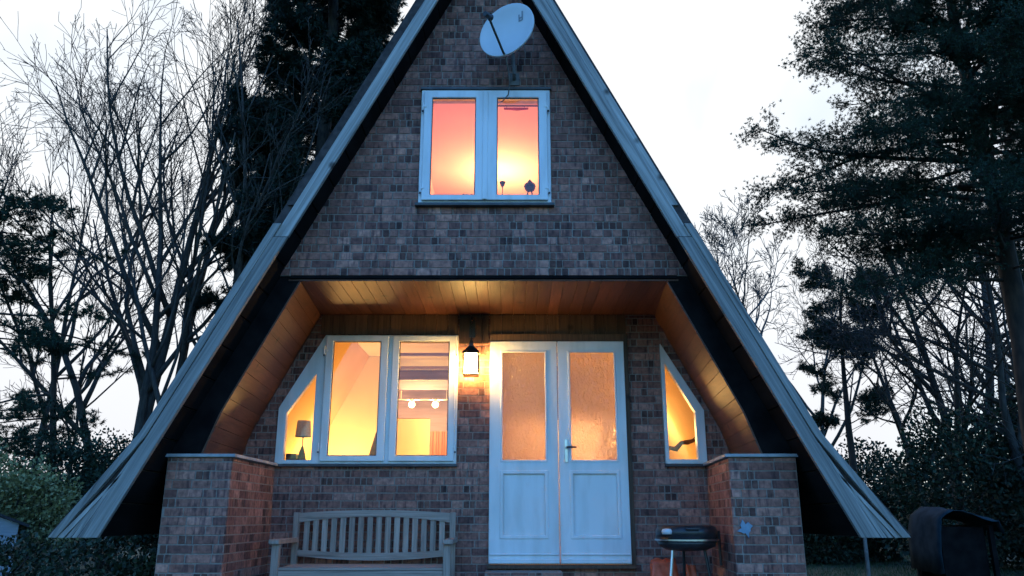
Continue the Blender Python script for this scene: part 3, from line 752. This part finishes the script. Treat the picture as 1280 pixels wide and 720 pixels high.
# ------------------------------------------------------------------ ground
def gz(x, y):
    z = PATIO - .05
    t = min(1, max(0, (6.0 - y) / 2.2)); z -= .72 * t * t * (3 - 2 * t)
    t = min(1, max(0, (-4.5 - x) / 4)); z -= .35 * t * t * (3 - 2 * t)
    z += .04 * math.sin(x * .7 + 1) * math.sin(y * .5) if y > 9 or abs(x) > 5 else 0
    d = math.hypot(x, y - 8)
    if d > 70: z += (d - 70) * .012
    return z
m = MB(); gxs = [-160, -110, -80, -60, -45, -34, -26] + list(np.arange(-20, 21, 1.0)) + [26, 34, 45, 60, 80, 110, 160]
gys = [-60, -30, -12, -6, -2, 0, 1] + list(np.arange(2, 32, 1.0)) + [36, 42, 50, 60, 75, 95, 120, 160, 220]
for y in gys:
    for x in gxs: m.v.append((float(x), float(y), gz(x, y)))
nx = len(gxs)
for j in range(len(gys) - 1):
    for i in range(nx - 1): m.f.append((j * nx + i, j * nx + i + 1, (j + 1) * nx + i + 1, (j + 1) * nx + i))
tag(m.build('ground', M['soil'], smooth=True), kind='structure')
m = MB(); x = AX - 2.5
for i in range(11):
    for j in range(5):
        a, b = AX - 2.75 + i * .5, 5.6 + j * .48
        m.box(a + .004, a + .496, b + .004, b + .476, PATIO - .12, PATIO)
tag(m.build('patio', M['paving'], bevel=.004), kind='structure')

# ------------------------------------------------------------------ trees
def tilt(d, ang, az):
    d = d.normalized(); u = d.orthogonal().normalized(); w = d.cross(u)
    return (d * math.cos(ang) + (u * math.cos(az) + w * math.sin(az)) * math.sin(ang)).normalized()

def grow_branch(mb, p, d, L, r, lvl, rr, cfg, tips):
    n = cfg['seg'][min(lvl, len(cfg['seg']) - 1)]; pts = [p.copy()]; rad = [r]; dirs = [d.copy()]
    up = cfg['up'][min(lvl, len(cfg['up']) - 1)]
    for i in range(n):
        d = (d + Vector((rr.gauss(0, 1), rr.gauss(0, 1), rr.gauss(0, 1))) * cfg['wob'] + Vector((0, 0, up))).normalized()
        p = p + d * (L / n); pts.append(p.copy()); dirs.append(d.copy())
        rad.append(max(cfg['rmin'], r * (1 - .82 * (i + 1) / n)))
    mb.tube(pts, rad, (8, 6, 4, 3, 3, 3)[min(lvl, 5)], cap=lvl < 2)
    tips.append((pts[-1], dirs[-1], lvl))
    if lvl >= cfg['levels']: return
    k = cfg['kids'][lvl]; k = max(1, int(k * rr.uniform(.75, 1.25)))
    for j in range(k):
        f = cfg['start'][min(lvl, len(cfg['start']) - 1)]; t = f + (1 - f) * (j + rr.random()) / k
        x = min(t * n, n - .001); i = int(x); fr = x - i
        q = pts[i].lerp(pts[i + 1], fr); rad_q = rad[i] * (1 - fr) + rad[i + 1] * fr
        a = R(rr.uniform(*cfg['ang'])); nd = tilt(dirs[i], a, rr.uniform(0, 2 * math.pi))
        nl = L * cfg['ratio'][min(lvl, len(cfg['ratio']) - 1)] * (1.15 - .65 * t) * rr.uniform(.7, 1.25)
        grow_branch(mb, q, nd, nl, max(cfg['rmin'], min(rad_q * .72, nl * .03)), lvl + 1, rr, cfg, tips)

BARE = dict(seg=(9, 7, 5, 4, 3), up=(.03, .07, .05, .03, .02), wob=.085, rmin=.0065, levels=4, kids=(11, 7, 5, 3), start=(.25, .25, .22, .2), ang=(18, 50), ratio=(.60, .52, .56, .62))
def bare_tree(label, x, y, h, r, seed, lean=(0, 0), group='bare trees around the cabin', cfg=None, stems=None, mat='bark'):
    c = dict(BARE); c.update(cfg or {}); rr = random.Random(seed)
    z0 = gz(x, y) - .1; o = (x, y, z0)
    t = thing('bare_tree', label, 'tree', o, group)
    tips = []
    for k, (lx, ly, hh, r0) in enumerate(stems or [(lean[0], lean[1], h, r)]):
        # trunk first, then its limbs into a second mesh
        tr, br = MB(), MB()
        n = 10; p = Vector(o) + Vector((rr.uniform(-.1, .1) * (k > 0), 0, 0)); d = Vector((lx, ly, 1)).normalized(); pts = [p.copy()]; rad = [r0 * 1.25]; dirs = [d.copy()]
        for i in range(n):
            d = (d + Vector((rr.gauss(0, 1), rr.gauss(0, 1), 0)) * c['wob'] * .7 + Vector((0, 0, .05))).normalized()
            p = p + d * (hh / n); pts.append(p.copy()); dirs.append(d.copy()); rad.append(max(.012, r0 * (1 - .92 * (i + 1) / n)))
        tr.tube(pts, rad, 9)
        kids = int(c['kids'][0])
        for j in range(kids):
            f = c['start'][0]; tt = f + (1 - f) * (j + rr.random()) / kids; xx = min(tt * n, n - .001); i = int(xx); fr = xx - i
            q = pts[i].lerp(pts[i + 1], fr); rq = rad[i] * (1 - fr) + rad[i + 1] * fr
            nd = tilt(dirs[i], R(rr.uniform(*c['ang'])), rr.uniform(0, 2 * math.pi))
            nl = hh * c['ratio'][0] * (1.1 - .7 * tt) * rr.uniform(.7, 1.2)
            grow_branch(br, q, nd, nl, max(.012, min(rq * .75, nl * .024)), 1, rr, c, tips)
        tk = tr.build('trunk', M[mat], t, o, smooth=True, fix=False)
        br.build('branches', M[mat], t, o, smooth=True, fix=False)
    return t

def needles(P, D, n, ln, wd, spread=.8):
    """fans of thin needles: P, D arrays of tuft positions and directions"""
    N_ = len(P); P = np.repeat(P, n, 0); D = np.repeat(D, n, 0)
    d = D + rng.normal(0, spread, (N_ * n, 3)); d /= np.linalg.norm(d, axis=1, keepdims=True) + 1e-9
    s = np.cross(d, rng.normal(0, 1, (N_ * n, 3))); s /= np.linalg.norm(s, axis=1, keepdims=True) + 1e-9
    l = ln * rng.uniform(.6, 1.15, (N_ * n, 1))
    b = P + d * l * .05
    V = np.stack([b - s * wd * .5, b + s * wd * .5, P + d * l], 1).reshape(-1, 3)
    F = np.arange(N_ * n * 3).reshape(-1, 3)
    return V, F

def conifer(name, label, x, y, h, r, seed, limbs, twig=.55, tuft=(14, .17, .022), mat='needle', bark='pinebark', group=None, lean=(0, 0), droop=0.0, cat='tree', per=9, bend=.0, clump=1):
    """limbs: list of (height above base, length, azimuth in degrees, rise)"""
    rr = random.Random(seed); z0 = gz(x, y) - .1; o = (x, y, z0)
    t = thing(name, label, cat, o, group)
    n = 12; p = Vector(o); d = Vector((lean[0], lean[1], 1)).normalized(); pts = [p.copy()]; rad = [r * 1.2]
    for i in range(n):
        d = (d + Vector((rr.gauss(0, .05) - bend * lean[0] * .1, rr.gauss(0, .05), .03))).normalized(); p = p + d * (h / n); pts.append(p.copy()); rad.append(max(.02, r * (1 - .9 * (i + 1) / n)))
    m = MB(); m.tube(pts, rad, 10); m.build('trunk', M[bark], t, o, smooth=True, fix=False)
    br = MB(); TP, TD = [], []
    for hh, L, az, rise in limbs:
        xx = min(max(hh, 0) / h * n, n - .001); i = int(xx); q = pts[i].lerp(pts[i + 1], xx - i)
        d = Vector((math.cos(R(az)), math.sin(R(az)), rise)).normalized(); k = 7; bp = [q.copy()]; dd = [d.copy()]
        for s_ in range(k):
            d = (d + Vector((rr.gauss(0, .10), rr.gauss(0, .10), rr.gauss(0, .07) - droop + .03 * s_ * (droop > 0) * .6))).normalized()
            q = q + d * (L / k); bp.append(q.copy()); dd.append(d.copy())
        r0 = max(.012, min(rad[i] * .5, L * .014))
        br.tube(bp, [max(.006, r0 * (1 - .85 * s_ / k)) for s_ in range(k + 1)], 5, cap=False)
        nt_ = max(3, int(per * L))
        for j in range(nt_):
            tt = .22 + .78 * (j + rr.random()) / nt_; xx = min(tt * k, k - .001); i2 = int(xx); a = bp[i2].lerp(bp[i2 + 1], xx - i2)
            side = tilt(dd[i2], R(rr.uniform(25, 75)), rr.uniform(0, 2 * math.pi)); side.z = side.z * .55 + (.10 if droop == 0 else -.12); side.normalize()
            tl = twig * rr.uniform(.45, 1.2) * (1.2 - .55 * tt)
            e1 = a + side * tl * .5; side2 = (side + Vector((rr.gauss(0, .25), rr.gauss(0, .25), rr.gauss(.05, .2)))).normalized(); e2 = e1 + side2 * tl * .5
            br.tube([a, e1, e2], [.008, .006, .003], 3, cap=False)
            for q2, dq in ((e2, side2), (e1, side), (a.lerp(e1, .6), side), (e1.lerp(e2, .5), side2)):
                TP.append(q2); TD.append(dq)
                if rr.random() < .7:
                    sd = tilt(dq, R(55), rr.uniform(0, 6.28)); e3 = q2 + sd * tl * .28; TP.append(e3); TD.append(sd)
        TP.append(bp[-1]); TD.append(dd[-1])
    br.build('branches', M[bark], t, o, smooth=True, fix=False)
    P_ = np.array([tuple(v) for v in TP]) - np.array(o); D_ = np.array([tuple(v) for v in TD])
    P_ = np.repeat(P_, clump, 0) + rng.normal(0, tuft[1] * (.55 if clump < 5 else 1.15), (len(P_) * clump, 3)) * (np.arange(len(P_) * clump) % clump > 0)[:, None]; D_ = np.repeat(D_, clump, 0)
    V, F = needles(P_, D_, *tuft, spread=1.1)
    me = np_mesh('crown', V, F); link_mesh('crown', me, M[mat], t)
    return t

# dark spruce behind the left roof slope
rr = random.Random(5)
def spruce_limbs(h, base, rmax, n, rr, pw=.75):
    out = []
    for i in range(n):
        f = (i + rr.random()) / n; hh = base + (h - base) * f
        out.append((hh, max(.3, rmax * (1 - f) ** pw * rr.uniform(.75, 1.15)), rr.uniform(0, 360), .12 + .3 * f))
    return out
conifer('spruce_tree', 'tall dense dark spruce rising behind the left roof slope', -5.35, 22.5, 25, .3, 5, spruce_limbs(25, 3.5, 2.75, 235, rr, .5), twig=.65, tuft=(24, .20, .032), mat='spruce', bark='bark', droop=.05, per=14)
# big pine on the right
rr = random.Random(12)
L_ = []
for hh, ln, az, ri in ((8.9, 2.6, 186, .12), (8.2, 2.9, 172, .1), (7.6, 3.2, 195, .05), (7.2, 3.8, 178, .0), (6.8, 4.0, 186, -.02), (6.4, 3.9, 172, -.03), (6.1, 3.6, 196, -.03), (5.5, 2.9, 182, -.04), (5.0, 2.9, 170, -.03), (4.7, 2.6, 192, -.05), (9.6, 2.5, 180, .15), (10.4, 2.6, 190, .2), (11.2, 2.5, 172, .22), (12.0, 2.3, 184, .25)):
    L_.append((hh, ln, az, ri))
for i in range(70):
    hh = rr.uniform(5.0, 13.4); L_.append((hh, rr.uniform(1.6, 3.3) * (1.0 if hh < 9 else .8), rr.uniform(120, 390), rr.uniform(-.06, .22)))
for i in range(34):
    hh = rr.uniform(4.8, 10.5); L_.append((hh, rr.uniform(1.3, 2.6), rr.uniform(200, 340), rr.uniform(-.06, .15)))
for i in range(30):
    hh = rr.uniform(4.3, 9.5); L_.append((hh, rr.uniform(1.4, 2.8), rr.uniform(270, 430), rr.uniform(-.08, .15)))
conifer('pine_tree', 'big dark pine reaching over the garden at the upper right', 7.95, 12.3, 14.5, .22, 12, L_, twig=.62, tuft=(11, .055, .011), group='pines around the cabin', per=10, clump=6, lean=(.085, 0))
# small pine beyond the right roof foot
rr = random.Random(21)
conifer('pine_tree', 'small round headed pine on a bare stem beyond the right roof slope', 9.6, 23, 8.4, .14, 21, [(rr.uniform(5.4, 8.2), rr.uniform(.7, 1.5), rr.uniform(0, 360), rr.uniform(0, .5)) for _ in range(26)] + [(rr.uniform(3.2, 5.2), rr.uniform(.8, 1.5), rr.uniform(0, 360), .2) for _ in range(8)], twig=.5, tuft=(13, .12, .022), group='pines around the cabin', per=9, clump=3)
# leaning pines at the left edge
rr = random.Random(33)
conifer('pine_tree', 'leaning pine with a flat dark head at the left edge of the garden', -11.4, 17.8, 9.4, .16, 33, [(rr.uniform(6.6, 8.6), rr.uniform(1.0, 2.1), rr.uniform(0, 360), rr.uniform(-.05, .2)) for _ in range(26)] + [(rr.uniform(2.8, 6), rr.uniform(1.2, 2.4), rr.choice((0, 180)) + rr.uniform(-50, 50), rr.uniform(-.05, .12)) for _ in range(12)], twig=.5, tuft=(12, .10, .018), clump=3, group='pines around the cabin', lean=(.14, 0), per=6)
conifer('pine_tree', 'thin leaning pine with sparse flat branches right of the flat headed pine', -10.9, 19.5, 9.0, .12, 35, [(rr.uniform(2.6, 8.6), rr.uniform(1.0, 2.2), rr.choice((0, 180)) + rr.uniform(-60, 60), rr.uniform(-.08, .12)) for _ in range(22)], twig=.4, tuft=(20, .12, .016), group='pines around the cabin', lean=(.10, 0), per=4)

# bare trees, left
bare_tree('tall bare tree with the thickest trunk beyond the left roof foot', -9.9, 20.5, 15.0, .21, 101, stems=[(.02, 0, 15.0, .20), (.16, .05, 14.5, .15)])
bare_tree('bare tree with a strongly curved limb left of the thickest trunk', -10.4, 21.5, 13.0, .15, 102, stems=[(-.12, 0, 12.0, .14)], cfg=dict(wob=.16))
bare_tree('straight bare tree between the thickest trunk and the spruce', -8.9, 21.5, 15.5, .16, 103, lean=(.03, 0))
bare_tree('bare tree with upright fine branches in front of the spruce', -7.6, 20.0, 14.0, .14, 104, stems=[(.03, 0, 14, .13), (-.12, 0, 12, .10)])
bare_tree('slender bare tree with thin grey stem at the far left', -13.5, 23.0, 12.5, .12, 105, lean=(.03, 0), cfg=dict(kids=(12, 8, 6, 4)))
bare_tree('bare sapling low between hedge and thickest trunk', -11.6, 22.0, 7.5, .07, 107, lean=(.1, 0), cfg=dict(kids=(9, 6, 5, 3)))
# bare trees, right
bare_tree('pale bare tree just above the right roof slope', 9.75, 30.0, 11.6, .2, 111, lean=(0, 0), mat='barkg', cfg=dict(kids=(12, 7, 5, 4), start=(.45, .3, .2, .15), rmin=.011))
bare_tree('bare tree with wide crossing limbs left of the big pine', 10.3, 19.0, 8.3, .14, 112, lean=(-.05, 0), cfg=dict(ang=(30, 70), up=(.02, .04, .03, .02, .01)))
bare_tree('bare tree behind the big pine trunk', 12.0, 21.0, 12.0, .15, 113, lean=(.02, 0), cfg=dict(ang=(28, 62)))
bare_tree('thin bare tree beyond the small pine', 10.2, 27.0, 10.5, .11, 114, lean=(0, 0))
bare_tree('low twiggy bare tree close behind the tarpaulin covered stack', 8.7, 16.0, 6.5, .09, 115, lean=(-.08, 0), cfg=dict(ang=(30, 70), kids=(11, 7, 5, 4), start=(.15, .2, .2, .15)))
bare_tree('bare tree at the right edge of the garden', 13.6, 19.0, 11.0, .14, 116, lean=(-.03, 0), cfg=dict(ang=(28, 65)))

bare_tree('bare tree with a forked stem between small pine and big pine', 10.9, 17.0, 9.5, .13, 117, stems=[(-.10, 0, 7.2, .12), (.10, 0, 7.6, .12)], cfg=dict(ang=(28, 68), up=(.02, .05, .03, .02, .01)))
bare_tree('low bare tree with wide flat twigs right of the small pine', 9.9, 20.0, 7.0, .11, 118, lean=(.06, 0), cfg=dict(ang=(35, 75), start=(.2, .2, .2, .15)))
bare_tree('bare tree in front of the right hedge beneath the big pine', 9.1, 14.5, 7.5, .10, 119, lean=(.05, 0), cfg=dict(ang=(30, 70), start=(.25, .2, .2, .15)))

# ------------------------------------------------------------------ shrubs
def shrub(name, label, blobs, nleaf, size, mat, cat='shrub', group=None, seed=1, stems=True):
    g = np.random.default_rng(seed)
    cx = sum(b[0] for b in blobs) / len(blobs); cy = sum(b[1] for b in blobs) / len(blobs); o = (cx, cy, gz(cx, cy))
    t = thing(name, label, cat, o, group)
    tot = sum(b[3] * b[4] * b[5] for b in blobs)
    for (x, y, z, rx, ry, rz) in blobs:
        m = MB(); k = max(60, int(nleaf * rx * ry * rz / tot))
        u = g.normal(0, 1, (k, 3)); u /= np.linalg.norm(u, axis=1, keepdims=True)
        r = g.uniform(.35, 1.0, (k, 1)) ** .5
        f = 1 + .22 * np.sin(u[:, :1] * 5 + x * 3) * np.sin(u[:, 1:2] * 6 + y) + .15 * np.sin(u[:, 2:3] * 9 + 3 * x)
        P = np.array([x, y, z]) + u * r * f * np.array([rx, ry, rz])
        d = u + g.normal(0, .8, (k, 3)); d /= np.linalg.norm(d, axis=1, keepdims=True)
        s = np.cross(d, g.normal(0, 1, (k, 3))); s /= np.linalg.norm(s, axis=1, keepdims=True) + 1e-9
        l = size * g.uniform(.6, 1.4, (k, 1)); w = l * .32
        V = np.stack([P, P + d * l * .5 + s * w, P + d * l, P + d * l * .5 - s * w], 1).reshape(-1, 3) - np.array(o)
        for j in range(5):
            e = Vector((x + g.uniform(-.7, .7) * rx, y + g.uniform(-.7, .7) * ry, z + g.uniform(-.2, .7) * rz))
            m.tube([(x + g.uniform(-.1, .1), y, gz(x, y)), ((x + e.x) / 2, (y + e.y) / 2, (z + e.z) / 2 - .1), tuple(e)], [.02, .014, .006], 4, cap=False)
        fo = link_mesh('foliage', np_mesh('foliage', V, np.arange(len(V)).reshape(-1, 4)), M[mat], t)
        m.build('stems', M['bark'], fo, o, fix=False)
    return t
shrub('evergreen_shrub', 'large yellowish green evergreen shrub at the left edge behind the shed', [(-11.8, 15.5, .4, 1.5, 1.0, 1.5), (-10.4, 15.2, .2, 1.3, .9, 1.25), (-9.2, 15.5, 0, 1.0, .9, 1.05)], 42000, .075, 'shrub', seed=1, group='shrubs')
shrub('evergreen_shrub', 'dark shrub with feathery tops behind the left roof foot', [(-9.6, 17.5, .5, 1.2, .8, 1.3), (-8.3, 17.5, .4, 1.2, .8, 1.2), (-7.2, 17.8, .3, 1.0, .8, 1.2)], 36000, .07, 'yew', seed=2, group='shrubs')
shrub('leafy_bush', 'low dark bush with pale leaves under the left roof foot', [(-3.35, 8.2, -.72, .55, .5, .42), (-4.1, 8.3, -.68, .6, .5, .45), (-2.95, 7.6, -.85, .35, .4, .32)], 9000, .05, 'yew', seed=3, group='shrubs')
shrub('leafy_bush', 'dark bush in the lower left corner in front of the shed', [(-5.3, 8.6, -.7, .7, .6, .6), (-6.2, 8.8, -.65, .7, .6, .6)], 10000, .05, 'yew', seed=4, group='shrubs')
shrub('dark_thicket', 'dense dark thicket behind the tarpaulin covered stack', [(8.2, 15.0, .3, 1.4, 1.0, 1.5), (10.0, 15.2, .6, 1.5, 1.0, 1.8), (11.6, 15.0, .9, 1.4, 1.0, 2.0)], 46000, .08, 'yew', seed=5, group='shrubs')
shrub('dark_thicket', 'dark hedge mass at the right edge below the big pine', [(8.6, 12.5, -.1, .7, .8, 1.0), (9.4, 12.3, .3, .9, .9, 1.5)], 30000, .07, 'yew', seed=6, group='shrubs')
shrub('dark_thicket', 'low dark shrub on the lawn beyond the right roof foot', [(6.6, 17.5, -.3, 1.0, .6, .75), (7.8, 18.0, -.1, 1.0, .6, 1.0), (5.6, 18, -.5, .7, .5, .45)], 30000, .07, 'yew', seed=7, group='shrubs')
shrub('dark_thicket', 'far shrub band behind the left bare trees', [(-14 + 2.2 * i, 27, .3, 1.6, .9, 1.3) for i in range(5)], 26000, .12, 'yew', seed=8, group='shrubs')
shrub('dark_thicket', 'far shrub band behind the right bare trees', [(9.5 + 2.3 * i, 27, .6, 1.7, .9, 1.9) for i in range(5)], 30000, .12, 'yew', seed=9, group='shrubs')

# ------------------------------------------------------------------ shed, log store, post, lawn blades
so = (-13.0, 20.0, gz(-13, 20))
sx, sy = -12.95, 14.0
so = (-9.0, 13.4, gz(-9, 13.4))
sh = thing('garden_shed', 'low grey garden shed with shallow dark gable roof behind the left bushes', 'shed', so)
zt = .27; ze = -.10; hw = 1.02
m = MB(); m.prism([(so[0] - hw + .1, so[2] - .1), (so[0] + hw - .1, so[2] - .1), (so[0] + hw - .1, ze), (so[0], zt - .03), (so[0] - hw + .1, ze)], (), 13.0, 14.6); m.build('wall', M['shedwall'], sh, so)
m = MB()
for k in (-1, 1): m.prism([(so[0] + k * (hw + .05), ze - .06), (so[0], zt), (so[0], zt + .05), (so[0] + k * (hw + .05), ze - .015)], (), 12.9, 14.7)
m.build('roof', M['felt'], sh, so)
sh.rotation_euler = (0, 0, R(32))

lo = (6.1, 11.0, gz(6.1, 11))
ls = thing('covered_stack', 'bulky stack under a sagging dark grey tarpaulin on the lawn right of the cabin', 'covered stack', lo)
for x in (5.72, 6.38):
    for y in (11.15, 11.8):
        m = MB(); m.box(x - .03, x + .03, y - .03, y + .03, lo[2] - .05, -.10); m.build('post', M['darkwood'], ls, lo)
m = MB(); nx, ny = 16, 8; from mathutils import noise
top = [[0] * (ny + 1) for _ in range(nx + 1)]
prof = [(5.62, -.70), (5.62, -.40), (5.64, -.16), (5.68, 0.0), (5.76, .07), (5.86, .13), (5.97, .10), (6.08, .04), (6.22, .0), (6.34, -.03), (6.42, -.06), (6.46, -.2)]
for i, (x, z) in enumerate(prof):
    for j in range(ny + 1):
        y = 11.0 + .9 * j / ny; q = noise.noise(Vector((x * 3, y * 3, z * 3))) * .05
        sag = -.03 * math.sin(math.pi * ((i * 1.7) % 1)) if j == 0 else 0
        m.v.append((x + q, y + q * .5, z + q + sag))
for i in range(len(prof) - 1):
    for j in range(ny): a = i * (ny + 1) + j; m.f.append((a, a + 1, a + ny + 2, a + ny + 1))
tp = m.build('tarpaulin', M['tarp'], ls, lo, smooth=True, fix=False); sm = tp.modifiers.new('Solid', 'SOLIDIFY'); sm.thickness = .008
m = MB(); m.box(5.68, 6.42, 11.85, 11.88, lo[2], -.10); m.build('back_panel', M['felt'], ls, lo)
m = MB(); m.box(5.76, 6.34, 11.22, 11.8, lo[2], -.12); m.build('stack', M['darkwood'], ls, lo, .02)
m = MB(); m.tube([(5.05, 12.0, gz(5, 12) - .2), (5.05, 12.0, -.18)], .028, 8); tag(m.build('fence_post', M['post']), 'thin grey post on the lawn under the right roof foot', 'post')
k = 16000
P = np.stack([rng.uniform(2.6, 10, k), rng.uniform(8.5, 22, k), np.zeros(k)], 1); P[:, 2] = [gz(a, b) for a, b in P[:, :2]]
d = rng.normal(0, .35, (k, 3)); d[:, 2] = 1; l = rng.uniform(.04, .09, (k, 1)); s = np.cross(d, rng.normal(0, 1, (k, 3))); s /= np.linalg.norm(s, axis=1, keepdims=True)
V = np.stack([P - s * .006, P + s * .006, P + d * l], 1).reshape(-1, 3)
tag(link_mesh('lawn_grass', np_mesh('lawn_grass', V, np.arange(3 * k).reshape(-1, 3)), M['grass']), 'short rough lawn grass beside the cabin', 'grass', kind='stuff')

# far woodland: one low mass along the horizon
k = 42000
ang = rng.uniform(R(-78), R(78), k); rad_ = rng.uniform(62, 84, k); X_ = np.sin(ang) * rad_; Y_ = 8 + np.cos(ang) * rad_
hmax = 3.6 + .9 * np.sin(ang * 23) + .7 * np.sin(ang * 61 + 1) + .5 * np.sin(ang * 131)
Z_ = np.array([gz(a, b) for a, b in zip(X_, Y_)]) + hmax * rng.uniform(0, 1, k) ** .8
P = np.stack([X_, Y_, Z_], 1); d = rng.normal(0, 1, (k, 3)); d /= np.linalg.norm(d, axis=1, keepdims=True); s2 = np.cross(d, rng.normal(0, 1, (k, 3))); s2 /= np.linalg.norm(s2, axis=1, keepdims=True); l = rng.uniform(.3, .75, (k, 1))
V = np.stack([P, P + d * l * .5 + s2 * l * .3, P + d * l, P + d * l * .5 - s2 * l * .3], 1).reshape(-1, 3)
tag(link_mesh('far_woodland', np_mesh('far_woodland', V, np.arange(4 * k).reshape(-1, 4)), M['yew']), 'low dark far woodland along the horizon behind the bare trees', 'woodland', kind='stuff')

# ------------------------------------------------------------------ sky, sun, camera
w = bpy.data.worlds.new('World'); sc.world = w; w.use_nodes = True
nt = w.node_tree; N = nt.nodes.new; L = nt.links.new; bg = nt.nodes['Background']
sky = N('ShaderNodeTexSky'); sky.sky_type = 'NISHITA'; sky.sun_disc = False; sky.sun_elevation = R(2); sky.sun_rotation = R(-12)
tint = N('ShaderNodeVectorMath'); tint.operation = 'MULTIPLY'; tint.inputs[1].default_value = (.33, .84, 2.0); L(sky.outputs[0], tint.inputs[0])
tc = N('ShaderNodeTexCoord')
dt = N('ShaderNodeVectorMath'); dt.operation = 'DOT_PRODUCT'; dt.inputs[1].default_value = Vector((-.1, .93, .35)).normalized(); L(tc.outputs['Generated'], dt.inputs[0])
no = N('ShaderNodeTexNoise'); no.inputs['Scale'].default_value = 2.2; no.inputs['Detail'].default_value = 5; L(tc.outputs['Generated'], no.inputs['Vector'])
ad = N('ShaderNodeMath'); ad.operation = 'MULTIPLY_ADD'; ad.inputs[1].default_value = .25; L(no.outputs['Fac'], ad.inputs[0]); L(dt.outputs['Value'], ad.inputs[2])
mr = N('ShaderNodeMapRange'); mr.interpolation_type = 'SMOOTHSTEP'; mr.inputs['From Min'].default_value = .62; mr.inputs['From Max'].default_value = .98; L(ad.outputs[0], mr.inputs['Value'])
mx = N('ShaderNodeMix'); mx.data_type = 'RGBA'; L(mr.outputs[0], mx.inputs['Factor']); L(tint.outputs[0], mx.inputs['A']); sep = N('ShaderNodeSeparateXYZ'); L(tc.outputs['Generated'], sep.inputs[0])
n3 = N('ShaderNodeTexNoise'); n3.inputs['Scale'].default_value = 3.0; n3.inputs['Detail'].default_value = 4; n3.inputs['Distortion'].default_value = .4; L(tc.outputs['Generated'], n3.inputs['Vector'])
cr = ramp(nt, [(.30, (.90, 1.02, 1.15)), (.46, (1.14, 1.18, 1.22))]); L(n3.outputs['Fac'], cr.inputs[0])
hr = N('ShaderNodeMapRange'); hr.inputs['From Min'].default_value = .02; hr.inputs['From Max'].default_value = .30; L(sep.outputs['Z'], hr.inputs['Value'])
hm = N('ShaderNodeMix'); hm.data_type = 'RGBA'; hm.inputs['A'].default_value = (.99, 1.0, 1.06, 1); L(hr.outputs[0], hm.inputs['Factor']); L(cr.outputs[0], hm.inputs['B']); L(hm.outputs['Result'], mx.inputs['B'])
L(mx.outputs['Result'], bg.inputs['Color']); bg.inputs['Strength'].default_value = .1
sd = bpy.data.lights.new('sun', 'SUN'); sd.energy = .008; sd.angle = R(20); sd.color = (1, .8, .7)
so_ = bpy.data.objects.new('sun', sd); COL.objects.link(so_); so_.rotation_euler = (R(-88), 0, R(12))

cam = bpy.data.cameras.new('camera'); cam.sensor_width = 36; cam.lens = 28.125; cam.clip_end = 1000
co = bpy.data.objects.new('camera', cam); COL.objects.link(co); co.rotation_euler = (R(90 + 16), 0, 0); sc.camera = co
vs = sc.view_settings; vs.view_transform = 'Standard'; vs.look = 'None'; vs.gamma = 1; vs.exposure = 3.2; vs.use_curve_mapping = False
sc.render.engine = 'CYCLES'; cy_ = sc.cycles; cy_.use_denoising = True; cy_.max_bounces = 10; cy_.transparent_max_bounces = 12; cy_.sample_clamp_indirect = 3
